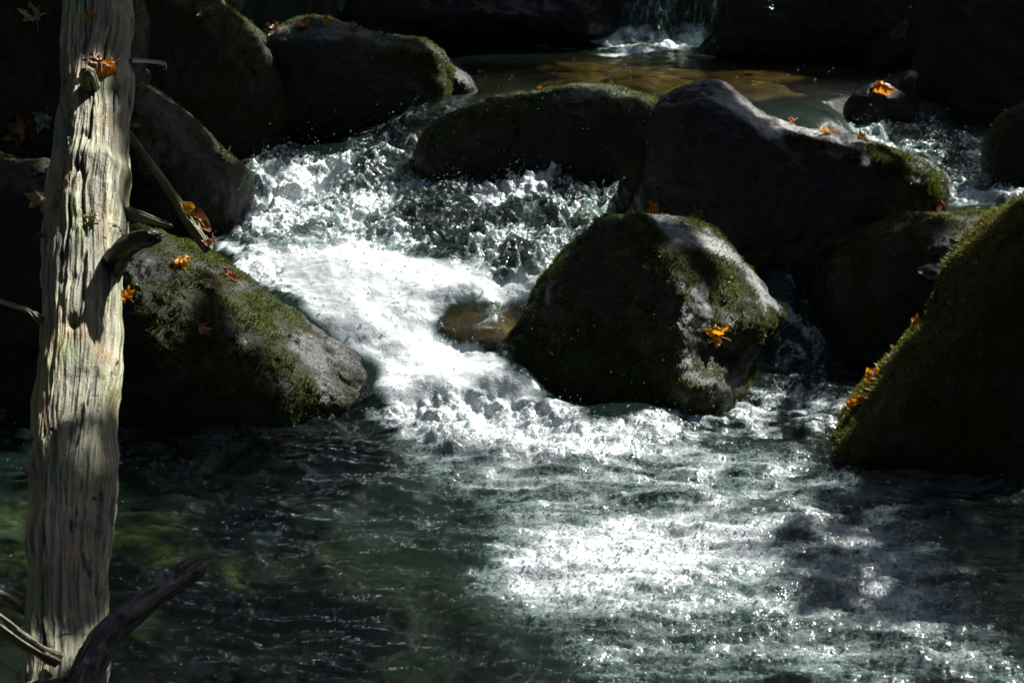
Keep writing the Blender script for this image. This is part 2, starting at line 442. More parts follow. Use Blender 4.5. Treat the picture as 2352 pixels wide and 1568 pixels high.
# ------------------------------------------------------------------ water material
def water_material():
    m, nt, out = new_mat('stream_water'); b = NB(nt)
    co = b.coord()
    foam = b.attr('foam'); rough_a = b.attr('rough'); clear = b.attr('clear')
    # ripple relief
    nA = b.noise(co, 26, 5, .62, .6); nB = b.noise(co, 85, 4, .6, .4); nC = b.noise(co, 240, 2, .5)
    h = b.math('ADD', b.math('MULTIPLY', nA, .8), b.math('MULTIPLY', b.math('MULTIPLY', nB, .9), rough_a))
    h = b.math('ADD', h, b.math('MULTIPLY', b.math('MULTIPLY', nC, .3), rough_a))
    co2 = b.n('ShaderNodeMapping', inp={'Vector': co, 'Scale': (.3, 1.2, .3), 'Rotation': (0, 0, R(-9))}).outputs[0]
    nS = b.noise(co2, 75, 4, .6, 1.2)
    h = b.math('ADD', h, b.math('MULTIPLY', nS, 1.0))
    bs = b.math('ADD', .15, b.math('MULTIPLY', rough_a, .65))
    nrm = b.bump(h, bs, .03)
    vor = b.n('ShaderNodeTexVoronoi', feature='F1', inp={'Vector': co, 'Scale': 150.0})
    vor2 = b.n('ShaderNodeTexVoronoi', feature='F1', inp={'Vector': co, 'Scale': 75.0})
    fh = b.math('ADD', b.math('MULTIPLY', vor.outputs[0], .5), b.math('MULTIPLY', vor2.outputs[0], .5))
    fh = b.math('ADD', fh, b.math('MULTIPLY', nA, .55))
    fn = b.bump(fh, b.math('ADD', .17, b.math('MULTIPLY', rough_a, .4)), .008)
    fr = b.n('ShaderNodeFresnel', inp={'IOR': 1.33, 'Normal': nrm})
    gl = b.n('ShaderNodeBsdfGlossy', inp={'Color': (1, 1, 1, 1), 'Roughness': .055, 'Normal': nrm})
    tint = b.mix(clear, (.50, .68, .52, 1), (.68, .66, .42, 1))
    tr = b.n('ShaderNodeBsdfTransparent', inp={'Color': tint})
    rf = b.n('ShaderNodeBsdfRefraction', inp={'Color': tint, 'Roughness': .02, 'IOR': 1.2, 'Normal': nrm})
    under = b.n('ShaderNodeMixShader', inp={0: .5, 1: tr.outputs[0], 2: rf.outputs[0]})
    body = b.n('ShaderNodeBsdfDiffuse', inp={'Color': (.04, .085, .07, 1)})
    under = b.n('ShaderNodeMixShader', inp={0: b.math('MULTIPLY', .10, b.math('SUBTRACT', 1.0, clear)), 1: under.outputs[0], 2: body.outputs[0]})
    water = b.n('ShaderNodeMixShader', inp={0: fr.outputs[0], 1: under.outputs[0], 2: gl.outputs[0]})
    # foam: white froth, fine bubbles
    spl = b.ramp(nB, [(.3, .0), (.7, 1.0)])
    dens = b.math('ADD', foam, b.math('MULTIPLY', b.math('SUBTRACT', nB, .5), b.math('ADD', .4, b.math('MULTIPLY', rough_a, 1.2))))
    dens = b.math('ADD', dens, b.math('MULTIPLY', b.math('SUBTRACT', nC, .5), .5))
    dens = b.ramp(dens, [(.12, 0.0), (.95, .97)])
    dens = b.math('MULTIPLY', dens, b.ramp(foam, [(.02, 0.0), (.12, 1.0)]))
    fc = b.ramp(foam, [(.1, (.30, .48, .46)), (.7, (.84, .90, .91))])
    fd = b.n('ShaderNodeBsdfDiffuse', inp={'Color': fc, 'Normal': fn})
    ft = b.n('ShaderNodeBsdfTranslucent', inp={'Color': (.72, .80, .80, 1), 'Normal': fn})
    fm = b.n('ShaderNodeMixShader', inp={0: .28, 1: fd.outputs[0], 2: ft.outputs[0]})
    fg = b.n('ShaderNodeBsdfGlossy', inp={'Color': (1, 1, 1, 1), 'Roughness': .16, 'Normal': fn})
    fs = b.n('ShaderNodeMixShader', inp={0: .09, 1: fm.outputs[0], 2: fg.outputs[0]})
    mx = b.n('ShaderNodeMixShader', inp={0: dens, 1: water.outputs[0], 2: fs.outputs[0]})
    nt.links.new(mx.outputs[0], out.inputs[0])
    return m
M_WATER = water_material()

def build_water():
    # rows: finer where the water is broken
    edges = [(3.0, 5.2, .04), (5.2, 7.6, .0105), (7.6, 10.6, .0062), (10.6, 12.2, .012), (12.2, 13.4, .009), (13.4, 16, .05)]
    ys = []
    for a, bb, st in edges: ys.append(np.arange(a, bb, st))
    ys = np.concatenate(ys); nc = 760
    t = np.linspace(-1, 1, nc)
    t = t * (.86 + .14 * t * t) * 1.30
    X = t[None, :] * (.2118 * ys[:, None] * 1.0) * 1.02
    Y = np.repeat(ys[:, None], nc, 1)
    z, foam, turb, calm, pool, hole = water_surface(X, Y)
    # choppy crests lean over downstream
    dx = fbm(X, Y, z, 8, 3, .5, 31) * .014 * turb; dy = fbm(X, Y, z, 8, 3, .5, 32) * .016 * turb
    V = np.stack([X + dx, Y + dy, z], -1).reshape(-1, 3)
    rough = np.clip(.08 + turb * .9 + pool * .14 + calm * .10 + foam * .30 * pool, .05, 1)
    me = mesh_np('stream', V, grid_faces(len(ys), nc), M_WATER, True, {'foam': foam, 'rough': rough, 'clear': np.maximum(calm, hole)})
    o = link('stream', me)
    tag(o, 'rushing mountain stream tumbling white between dark boulders', None, None, 'structure')
    return o, X, Y, z, foam, turb, pool, calm
stream, WX, WY, WZ, WFOAM, WTURB, WPOOL, WCALM = build_water()

# ------------------------------------------------------------------ terrain
def bed_z(x, y):
    wb = water_base(x, y) + fall_step(x, y) * .9
    left = np.maximum(0, -x - 1.75 + .08 * (y - 8) * (y < 8)); right = np.maximum(0, x - 2.5)
    left = np.where(y < 7.6, np.maximum(0, -x - 2.6), left)
    bank = .75 * (left + right) ** .9
    bank = np.minimum(bank, 1.2 + .42 * (left + right))
    rise = .30 * np.maximum(0, y - 15)
    n = .06 * fbm(x, y, 0, 1.7, 4, .5, 41) + .022 * fbm(x, y, 0, 9, 3, .5, 42)
    return wb - .26 + bank + rise + n - .1 * (y < 5)
def build_ground():
    xs = np.concatenate([-np.geomspace(60, 3.6, 50)[:-1], np.linspace(-3.6, 3.6, 300), np.geomspace(3.6, 60, 50)[1:]])
    ys = np.concatenate([np.linspace(-40, 3.5, 40)[:-1], np.linspace(3.5, 14.5, 420), np.geomspace(14.5, 90, 60)[1:]])
    X, Y = np.meshgrid(xs, ys)
    Z = bed_z(X, Y)
    m, nt, out = new_mat('stream_bed'); b = NB(nt); co = b.coord()
    v = b.n('ShaderNodeTexVoronoi', feature='F1', inp={'Vector': co, 'Scale': 11.0, 'Randomness': 1.0})
    n1 = b.noise(co, 4, 5, .6); n2 = b.noise(co, 40, 5, .6)
    c = b.mix(b.ramp(n1, [(.35, 0.0), (.65, 1.0)]), (.010, .009, .004, 1), (.05, .038, .013, 1))
    c = b.mix(b.math('MULTIPLY', n2, .7), c, (.03, .025, .015, 1))
    h = b.math('ADD', v.outputs[0], b.math('MULTIPLY', n2, .4))
    p = b.n('ShaderNodeBsdfPrincipled', inp={'Base Color': c, 'Roughness': .8, 'Normal': b.bump(h, .8, .03)})
    nt.links.new(p.outputs[0], out.inputs[0])
    me = mesh_np('ground', np.stack([X, Y, Z], -1).reshape(-1, 3), grid_faces(len(ys), len(xs)), m)
    tag(link('ground', me), 'dark stream bed and forest floor', None, None, 'structure')
build_ground()

# ------------------------------------------------------------------ boulders
ROCKS = []      # (object, V, F) for placing leaves
def catmull(P, n):
    P = np.array(P, float); m = len(P)
    seg = np.linalg.norm(np.roll(P, -1, 0) - P, axis=1); cum = np.r_[0, np.cumsum(seg)]
    t = np.linspace(0, cum[-1], n, endpoint=False)
    i = np.clip(np.searchsorted(cum, t, 'right') - 1, 0, m - 1); f = ((t - cum[i]) / seg[i])[:, None]
    p0, p1, p2, p3 = P[(i - 1) % m], P[i], P[(i + 1) % m], P[(i + 2) % m]
    return .5 * (2 * p1 + (p2 - p0) * f + (2 * p0 - 5 * p1 + 4 * p2 - p3) * f ** 2 + (3 * p1 - p0 - 3 * p2 + p3) * f ** 3)

def boulder(label, outline, pole, depth, df, db, p=2.2, q=None, seed=0, amp=.02, fine=.004, moss=0, moss_fn=None, pale=(), mat=None,
            tufts=0, bumps=(), nseg=300, nring=110, name='boulder', cat='boulder', group='boulders in the stream bed', wet=None, tuft_len=.011, tone_bias=0.0):
    q = q or p
    O = catmull(outline, nseg); pole = np.array(pole, float)
    s = np.sin(np.linspace(0, 1, nring + 1)[1:] * math.pi / 2) ** 1.0
    fr = []
    for side, dd in ((1, df), (-1, db)):
        ss = s if side == 1 else s[:-1][::-1]
        for k in ss:
            fr.append((k, side, dd))
    ring_s = np.array([a[0] for a in fr]); side = np.array([a[1] for a in fr]); dd = np.array([a[2] for a in fr])
    UV = pole[None, None] + (O[None] - pole[None, None]) * ring_s[:, None, None]
    bul = side * dd * (1 - ring_s ** p) ** (1 / q)
    B = np.repeat(bul[:, None], nseg, 1)
    for (bu, bv, ru, rv, am) in bumps:
        B = B + (side[:, None] > 0) * (1 - ring_s[:, None] ** 6) * am * np.exp(-((UV[..., 0] - bu) / ru) ** 2 - ((UV[..., 1] - bv) / rv) ** 2)
    P = at_depth(UV[..., 0], UV[..., 1], depth) - B[..., None] * FW[None, None]
    V = P.reshape(-1, 3)
    p0 = at_depth(*pole, depth)
    B0 = df + sum(am * math.exp(-((pole[0] - bu) / ru) ** 2 - ((pole[1] - bv) / rv) ** 2) for bu, bv, ru, rv, am in bumps)
    top = p0 - B0 * FW; bot = p0 + db * FW
    V = np.vstack([V, top, bot])
    nr = len(fr); Q = grid_faces(nr, nseg, True)[:, ::-1]
    iT, iB = nr * nseg, nr * nseg + 1
    j = np.arange(nseg); j2 = (j + 1) % nseg
    T = np.vstack([np.stack([np.full(nseg, iT), j, j2], -1), np.stack([np.full(nseg, iB), (nr - 1) * nseg + j2, (nr - 1) * nseg + j], -1)])
    tri = np.vstack([Q[:, [0, 1, 2]], Q[:, [0, 2, 3]], T[:, ::-1]])
    N = vnormals(V, tri)
    c = V.mean(0)
    if ((V - c) * N).sum(1).mean() < 0: tri = tri[:, ::-1]; N = -N
    d = amp * fbm(V[:, 0], V[:, 1], V[:, 2], 2.6, 4, .5, seed) + fine * fbm(V[:, 0], V[:, 1], V[:, 2], 22, 4, .6, seed + 50)
    rk = sstep(.86, .97, ridged(V[:, 0], V[:, 1], V[:, 2], 2.3, 2, .5, seed + 70))
    d = d + amp * .38 * fbm(V[:, 0], V[:, 1], V[:, 2], 8, 3, .55, seed + 30) - .009 * rk
    V = V + N * d[:, None]
    N = vnormals(V, tri)
    U_, V_ = project(V[:, 0], V[:, 1], V[:, 2])
    nz = fbm(V[:, 0], V[:, 1], V[:, 2], 5, 4, .6, seed + 9)
    mo = np.clip(moss * sstep(-.25, .35, N[:, 2] * .6 + nz - .1), 0, 1)
    if moss_fn is not None: mo = np.clip(moss_fn(U_, V_, N, nz), 0, 1)
    pa = np.zeros(len(V))
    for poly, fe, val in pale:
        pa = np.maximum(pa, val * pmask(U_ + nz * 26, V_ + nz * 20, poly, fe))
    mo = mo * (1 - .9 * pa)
    org = np.array([c[0], c[1], V[:, 2].min()])
    me = mesh_np(name, V - org, tri, mat or M_ROCK, True, {'moss': mo, 'pale': pa})
    o = link(name, me, org)
    tag(o, label, cat, group)
    ROCKS.append((o, V, tri))
    if tufts:
        a = V[tri]; ar = .5 * np.linalg.norm(np.cross(a[:, 1] - a[:, 0], a[:, 2] - a[:, 0]), axis=1)
        fm = mo[tri].mean(1); fz = N[tri].mean(1)
        vis = (fz @ np.array([0, -math.cos(R(12)), math.sin(R(12))])) > -.25
        w = ar * fm ** 1.5 * vis
        if w.sum() > 0:
            n = tufts; idx = rng.choice(len(tri), n, p=w / w.sum())
            r1 = np.sqrt(rng.random(n))[:, None]; r2 = rng.random(n)[:, None]
            P0 = a[idx, 0] * (1 - r1) + a[idx, 1] * r1 * (1 - r2) + a[idx, 2] * r1 * r2
            NN = fz[idx]
            dirn = NN + rng.normal(0, .45, (n, 3)) + np.array([0, 0, -.15]); dirn /= np.linalg.norm(dirn, axis=1)[:, None]
            sidev = np.cross(dirn, rng.normal(size=(n, 3))); sidev /= np.linalg.norm(sidev, axis=1)[:, None] + 1e-9
            L = (tuft_len * (.4 + rng.random(n)) * np.clip(.9 + .9 * fbm(P0[:, 0], P0[:, 1], P0[:, 2], 14, 2, .5, 78), .25, 2))[:, None]; wd = (.0016 + .0016 * rng.random(n))[:, None]
            base = P0 - NN * .002
            VV = np.stack([base - sidev * wd, base + sidev * wd, base + dirn * L], 1).reshape(-1, 3) - org
            FF = np.arange(3 * n).reshape(-1, 3)
            tone = np.repeat(np.clip(.45 + tone_bias + .3 * rng.normal(size=n) * .8 + .35 * fbm(P0[:, 0], P0[:, 1], P0[:, 2], 6, 3, .5, 77), 0, 1), 3)
            mm = mesh_np('moss', VV, FF, M_BLADE, False, {'tone': tone})
            mo_o = link('moss', mm, (0, 0, 0), o); mo_o['kind'] = 'stuff'
    return o

def upm(strength, thr=.15):
    return lambda U, V, N, nz: strength * sstep(thr - .35, thr + .35, N[:, 2] * .7 + nz * .8)

D = depth_of
# the centre boulder
def moss_centre(U, V, N, nz):
    m = .9 * sstep(-.05, .35, nz + .12 + .25 * (N[:, 2] > .2))
    return m
boulder('rounded mossy boulder in midstream, right half sunlit with a yellow maple leaf on its face',
        [(1470,487),(1560,492),(1640,520),(1710,590),(1760,650),(1805,715),(1780,770),(1740,830),(1745,900),(1700,1010),(1560,1060),(1400,1050),(1250,1000),(1170,940),(1130,835),(1188,730),(1268,602),(1330,545),(1392,500)],
        (1530, 930), D(950, 0) + .33, .42, .45, p=2.0, q=1.45, seed=1, amp=.018, fine=.0045, moss_fn=moss_centre,
        pale=[([(1480,488),(1540,492),(1575,525),(1660,548),(1740,630),(1790,710),(1745,690),(1700,610),(1610,580),(1568,572)], 10, 1.0),  # wet highlights along the lit edges, painted as lighter stone
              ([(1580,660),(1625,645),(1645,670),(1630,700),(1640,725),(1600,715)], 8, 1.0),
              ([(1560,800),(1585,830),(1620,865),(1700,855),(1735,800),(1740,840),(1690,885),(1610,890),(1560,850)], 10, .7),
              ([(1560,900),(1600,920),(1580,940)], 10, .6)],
        bumps=[(1380, 760, 90, 150, -.10), (1610, 890, 70, 40, .05), (1660, 815, 60, 35, -.06), (1750, 720, 50, 60, .05), (1550, 650, 36, 130, .05), (1540, 850, 40, 90, .04)],
        tufts=42000, nseg=420, nring=170)
# the big ridge boulder
boulder('largest long dark boulder across the stream with a pale sunlit ridge sloping to the right',
        [(1500,262),(1532,226),(1580,210),(1650,211),(1702,232),(1760,275),(1850,290),(1950,315),(2050,352),(2130,392),(2165,445),(2150,520),(2080,600),(1950,680),(1750,700),(1560,650),(1440,560),(1452,440),(1480,340)],
        (1760, 440), D(600, .34) + .35, .42, .35, p=4.2, q=2.6, seed=2, amp=.03, fine=.004,
        moss_fn=lambda U, V, N, nz: np.maximum(.75 * pmask(U + nz * 40, V + nz * 30, [(1990,330),(2150,390),(2165,450),(2090,455),(2060,400),(1960,380)], 14),
                                               .7 * pmask(U + nz * 60, V + nz * 30, [(1650,225),(1760,290),(1990,330),(1990,360),(1800,330),(1700,290),(1640,240)], 12) * sstep(-.1, .2, nz)),
        pale=[([(1610,213),(1650,212),(1710,235),(1770,278),(1860,292),(1990,330),(1990,345),(1850,318),(1760,308),(1690,262),(1640,228)], 6, 1.0),  # white sun sheen on the ridge, painted as lighter stone
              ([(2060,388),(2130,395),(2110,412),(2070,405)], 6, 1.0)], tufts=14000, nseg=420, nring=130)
boulder('small wet rock nub tucked against the left end of the long ridge boulder',
        [(1420,425),(1455,405),(1490,420),(1500,500),(1420,505)], (1455, 460), D(560, .36) + .35, .12, .15, seed=3, amp=.01, nseg=100, nring=40,
        mat=M_ROCK)
# flat rock upstream
boulder('low humped boulder with a mossy crest in front of the upper pool',
        [(985,300),(1060,255),(1170,218),(1290,200),(1420,203),(1500,228),(1545,265),(1560,330),(1520,440),(1300,470),(1050,455),(950,410),(962,345)],
        (1260, 330), D(430, .46) + .28, .28, .3, p=4.0, q=2.6, seed=4, amp=.022, fine=.004, moss_fn=upm(.8, .35),
        pale=[([(1290,200),(1420,203),(1480,220),(1440,222),(1330,215)], 8, .5)], tufts=14000)
# moss topped boulder
boulder('long boulder with bare wet top and moss on its right shoulder by the upper pool',
        [(608,95),(660,60),(740,50),(820,68),(900,90),(985,105),(1030,150),(1045,210),(1040,290),(900,370),(700,370),(600,300),(590,180)],
        (800, 200), D(340, .48) + .40, .36, .4, p=3.6, q=2.6, seed=5, amp=.02, fine=.004,
        moss_fn=lambda U, V, N, nz: .95 * pmask(U + nz * 50, V + nz * 30, [(880,92),(990,100),(1045,160),(1050,260),(1010,240),(960,170),(890,130)], 18) + .25 * sstep(.3, .8, N[:, 2]),
        pale=[([(640,66),(740,52),(900,92),(985,105),(1020,130),(900,108),(720,85),(620,92)], 8, .45)], tufts=12000)
boulder('small brown wet rock sloping into the upper pool beside the moss topped boulder',
        [(1000,135),(1045,150),(1090,190),(1100,240),(1000,250),(980,180)], (1040, 200), D(215, .66) + .18, .15, .15, seed=6, amp=.01, nseg=120, nring=50)
# big dark boulder upper left
boulder('tall dark rounded boulder at upper left with a curled brown maple leaf on top',
        [(280,-40),(400,-60),(500,0),(570,55),(630,120),(672,200),(682,280),(670,350),(600,440),(420,470),(280,420),(230,200)],
        (440, 190), D(380, .44) + .45, .42, .45, p=3.2, seed=7, amp=.025, fine=.004, moss_fn=upm(.9, .15), tufts=26000)
boulder('dark sloping boulder under the tall upper left one, with a tan leaf on its slope',
        [(250,180),(350,200),(430,260),(520,350),(572,400),(580,470),(575,560),(500,640),(300,640),(200,400)],
        (400, 440), D(540, .37) + .35, .34, .4, p=2.2, seed=8, amp=.02, moss_fn=upm(.45, .3), tufts=5000)
boulder('small round mossy rock beside the log above the leaning stick',
        [(290,290),(330,285),(362,320),(376,370),(365,420),(320,430),(280,380)], (325, 350), D(430, .45) - .45, .1, .12, seed=9, amp=.006,
        moss=.9, tufts=3500, nseg=120, nring=50)
# mossy left rock
boulder('green mossy sloping boulder beside the log carrying several leaves',
        [(255,560),(300,520),(370,528),(450,560),(520,600),(590,650),(650,690),(720,740),(790,800),(850,860),(885,930),(860,1000),(700,1060),(450,1090),(280,1080),(200,900),(220,680)],
        (470, 960), D(990, 0) + .40, .42, .40, p=1.9, q=1.6, seed=10, amp=.022, fine=.0055,
        moss_fn=lambda U, V, N, nz: .95 * sstep(-.5, .2, nz + .3 - .9 * pmask(U, V, [(620,700),(700,720),(900,850),(900,1000),(700,960),(720,860)], 40)),
        pale=[([(640,715),(700,750),(770,840),(800,900),(750,900),(690,830)], 18, .14), ([(720,850),(800,850),(850,940),(760,950)], 14, .08)],
        bumps=[(665, 770, 14, 30, -.04)],
        tufts=55000, nseg=420, nring=170)
# right rocks
boulder('dark rounded boulder on the right behind the nearest one, thin water film over its top',
        [(1850,660),(1880,600),(1960,540),(2060,500),(2160,483),(2260,480),(2360,500),(2430,620),(2400,850),(2200,960),(2000,960),(1890,880),(1862,780)],
        (2120, 720), D(905, .01) + .52, .45, .4, p=3.2, seed=11, amp=.025, moss_fn=upm(.85, .35), tufts=22000)
boulder('nearest big dark boulder at right edge, its slope rimmed with glowing moss',
        [(2352,455),(2440,400),(2600,450),(2700,800),(2600,1200),(2300,1240),(2050,1180),(1890,1100),(1868,1075),(1900,1010),(1950,950),(2000,880),(2080,780),(2150,715),(2190,620),(2250,540)],
        (2330, 850), D(1085, 0) + .42, .42, .5, p=3.6, q=2.6, seed=12, amp=.022, fine=.005, moss_fn=upm(.95, .0), tufts=60000, nseg=420, nring=130, tuft_len=.015, tone_bias=.28)
boulder('small submerged rock in the right cascade holding a bright orange leaf',
        [(1945,235),(1975,205),(2020,190),(2060,205),(2090,230),(2100,300),(2000,320),(1935,290)], (2020, 250), D(275, .60) + .12, .12, .15, seed=13, amp=.008,
        nseg=140, nring=50, mat=M_ROCK_DARK)
boulder('slim upright stone with a pale tip standing beside the orange leaf rock',
        [(2072,178),(2085,160),(2104,165),(2106,200),(2110,300),(2060,300),(2060,220)], (2085, 230), D(270, .60) + .14, .07, .08, seed=14, amp=.004,
        nseg=110, nring=40, pale=[([(2070,180),(2085,155),(2106,160),(2106,178),(2090,172)], 5, 1.0)])
boulder('huge dark boulder filling the upper right corner',
        [(2100,20),(2140,-60),(2400,-80),(2600,100),(2600,450),(2420,560),(2300,450),(2240,430),(2170,400),(2120,330),(2095,250),(2090,120)],
        (2300, 200), D(410, .48) + 1.15, .36, .4, p=2.6, seed=15, amp=.03, moss_fn=upm(.6, .2), tufts=6000, mat=M_ROCK_DARK)
boulder('dark rounded boulder low at the right edge behind the nearest boulder',
        [(2270,310),(2320,250),(2420,230),(2500,350),(2450,500),(2300,470),(2265,390)],
        (2370, 370), D(440, .48) + .15, .15, .3, p=2.4, seed=16, amp=.012, moss_fn=upm(.7, .3), tufts=3000, mat=M_ROCK_DARK)
boulder('broad black boulder at the top right behind the upper pool',
        [(1592,128),(1640,60),(1690,-20),(1800,-80),(2000,-90),(2120,-40),(2150,60),(2130,150),(2000,180),(1800,190),(1640,180)],
        (1860, 60), D(140, .68) + .45, .4, .5, p=2.6, seed=17, amp=.03, moss_fn=upm(.4, .3), mat=M_ROCK_DARK, tufts=3000)
boulder('small low black boulder at the foot of the upper right rocks',
        [(1985,130),(2010,90),(2060,58),(2120,45),(2160,90),(2150,180),(2000,180)], (2075, 120), D(150, .68) + .1, .18, .2, seed=18, amp=.01, mat=M_ROCK_DARK, nseg=140, nring=50)
boulder('wide black overhanging boulder at the top centre left of the far waterfall',
        [(800,20),(830,-30),(1000,-60),(1250,-60),(1400,-30),(1420,50),(1390,100),(1250,125),(1000,135),(850,110),(805,60)],
        (1110, 50), D(122, .68) + .5, .4, .5, p=2.8, seed=19, amp=.04, mat=M_ROCK_DARK, bumps=[(1100, 60, 260, 25, .05)])
boulder('dark boulder in the top left background beside the trickle',
        [(540,20),(570,-40),(700,-60),(775,-30),(795,30),(800,80),(760,120),(600,120),(550,80)],
        (670, 40), D(100, .60) + .5, .3, .4, seed=20, amp=.02, mat=M_ROCK_DARK, nseg=200, nring=60)
boulder('dark rock face behind the far waterfall',
        [(1340,40),(1380,-120),(1550,-160),(1720,-120),(1760,0),(1740,110),(1500,130),(1360,110)],
        (1550, 20), D(85, .68) + 1.1, .2, .4, seed=21, amp=.05, mat=M_ROCK_DARK, nseg=200, nring=60)
# left bank rocks behind the log
boulder('dark bank boulder behind the upper part of the log',
        [(-250,-100),(100,-120),(290,-60),(330,100),(310,300),(260,430),(60,460),(-150,430),(-300,200)],
        (60, 160), D(500, .45) + .2, .45, .5, p=2.6, seed=24, amp=.05, moss_fn=upm(.6, .3), tufts=5000, mat=M_ROCK_DARK)
boulder('dark bank boulder behind the middle of the log',
        [(-300,380),(0,360),(200,400),(290,520),(330,700),(310,900),(250,1020),(100,1040),(-150,1020),(-320,700)],
        (60, 700), D(985, 0) + .42, .36, .5, p=2.6, seed=25, amp=.05, moss_fn=upm(.5, .3), tufts=5000, mat=M_ROCK_DARK)

# stones on the bed of the lower and the upper pool
def bed_stone(u, v, z, rx, ry, rz, c, seed, label):
    p = at_height(u, v, z)
    nu, nv = 34, 20
    th = np.linspace(0, 2 * math.pi, nu, endpoint=False); ph = np.linspace(.12, math.pi - .12, nv)
    T, Pp = np.meshgrid(th, ph)
    X = np.stack([np.cos(T) * np.sin(Pp), np.sin(T) * np.sin(Pp), np.cos(Pp)], -1)
    n = 1 + .3 * fbm(X[..., 0] + seed, X[..., 1], X[..., 2], 1.3, 3, .5, seed)
    X = X * n[..., None] * np.array([rx, ry, rz])
    me = mesh_np('river_stone', X.reshape(-1, 3), np.vstack([grid_faces(nv, nu, True)[:, ::-1]]), c)
    o = link('river_stone', me, (p[0], p[1], p[2]))
    tag(o, label, 'stone', 'stones lying under the clear water')
ST = [simple_mat('ochre_stone', (.11, .085, .02), (.26, .19, .045), 14, .6), simple_mat('brown_stone', (.035, .025, .010), (.11, .07, .028), 14, .6), simple_mat('grey_stone', (.03, .03, .025), (.08, .075, .06), 14, .6)]
for i, (u, v, rx, ry, rz, k, lb) in enumerate([
    (330, 1275, .20, .16, .07, 0, 'ochre stone under clear water just right of the log'),
    (460, 1345, .22, .13, .06, 0, 'long ochre stone under water at the tip of the dark broken branch'),
    (30, 1225, .16, .14, .07, 0, 'yellow brown stone under water left of the log'),
    (40, 1330, .14, .12, .06, 0, 'low ochre stone under water at the left edge'),
    (640, 1330, .20, .14, .07, 1, 'brown stone under water right of the ochre ones'),
    (780, 1450, .24, .15, .07, 1, 'broad brown stone under water near the bottom centre left'),
    (330, 1480, .20, .12, .05, 1, 'dark brown stone under water below the broken branch'),
    (520, 1190, .20, .15, .05, 2, 'grey brown stone under water in the left of the lower pool'),
    (620, 1540, .22, .12, .05, 1, 'brown stone under water at the bottom edge'),
    (240, 1610, .16, .10, .08, 1, 'reddish brown stone under shallow water at the foot of the log')]):
    bed_stone(u, v, -.12, rx, ry, rz, ST[k], 100 + i, lb)
bed_stone(1110, 770, .105, .17, .15, .075, simple_mat('rusty_stone', (.05, .03, .012), (.24, .14, .06), 18, .5), 99, 'brown stone under the bubbles at the foot of the bright basin')
POOLST = [simple_mat('golden_stone', (.12, .085, .025), (.42, .29, .08), 12, .6), simple_mat('amber_stone', (.10, .06, .02), (.32, .19, .06), 12, .6)]
for i, (u, v, r) in enumerate([(1200, 170, .22), (1420, 175, .25), (1650, 165, .3), (1820, 195, .22), (1100, 150, .2), (1500, 215, .18), (1720, 225, .2), (1330, 200, .15)]):
    bed_stone(u, v, .55, r * 1.2, r, .07, POOLST[0 if i % 3 else 1], 130 + i, ['ochre stone under the upper pool near the moss topped boulder', 'wide ochre stone under the middle of the upper pool', 'big flat stone under the far middle of the upper pool', 'stone under the right part of the upper pool', 'stone under the left end of the upper pool', 'small stone under the near edge of the upper pool', 'stone under the pool just behind the pale ridge', 'small brown stone under the pool behind the low humped boulder'][i])

# ------------------------------------------------------------------ the log
def log_material():
    m, nt, out = new_mat('weathered_wood'); b = NB(nt)
    co = b.coord()
    g = b.attr('grain'); cr = b.attr('crack'); wt = b.attr('wetness'); wr = b.attr('warm'); gn = b.attr('green')
    n1 = b.noise(co, 5, 5, .6); n2 = b.noise(co, 120, 4, .6)
    c = b.mix(b.ramp(g, [(.2, 0.0), (.8, 1.0)]), (.06, .058, .034, 1), (.37, .35, .215, 1))
    c = b.mix(b.ramp(n1, [(.42, .0), (.62, .6)]), c, (.10, .10, .062, 1))
    c = b.mix(b.math('MULTIPLY', wr, .5), c, (.30, .19, .08, 1))
    c = b.mix(b.math('MULTIPLY', gn, .55), c, (.12, .17, .03, 1))
    c = b.mix(cr, c, (.02, .016, .010, 1))
    c = b.mix(b.math('MULTIPLY', wt, .6), c, (.035, .03, .02, 1))
    rg = b.math('SUBTRACT', .62, b.math('MULTIPLY', wt, .42))
    h = b.math('ADD', b.math('MULTIPLY', g, .8), b.math('MULTIPLY', n2, .4))
    p = b.n('ShaderNodeBsdfPrincipled', inp={'Base Color': c, 'Roughness': rg, 'Normal': b.bump(h, 1.0, .008)})
    nt.links.new(p.outputs[0], out.inputs[0])
    return m
M_WOOD = log_material()

M_DARKWOOD = simple_mat('dark_wet_wood', (.006, .005, .004), (.022, .016, .010), 30, .4, .8, stretch=(3, 1, .5))
def frames(C):
    T = np.gradient(C, axis=0); T /= np.linalg.norm(T, axis=1)[:, None]
    ref = np.array([1.0, 0, 0]) if abs(T[0][0]) < .9 else np.array([0, 1.0, 0])
    A = ref - (T @ ref)[:, None] * T; A /= np.linalg.norm(A, axis=1)[:, None]
    Bn = np.cross(T, A)
    return T, A, Bn

def interp_path(P, n):
    P = np.array(P, float); t = np.linspace(0, 1, n) * (len(P) - 1)
    i = np.minimum(t.astype(int), len(P) - 2); f = (t - i)[:, None]
    m = len(P)
    p0, p1, p2, p3 = P[np.maximum(i - 1, 0)], P[i], P[i + 1], P[np.minimum(i + 2, m - 1)]
    return .5 * (2 * p1 + (p2 - p0) * f + (2 * p0 - 5 * p1 + 4 * p2 - p3) * f ** 2 + (3 * p1 - p0 - 3 * p2 + p3) * f ** 3)

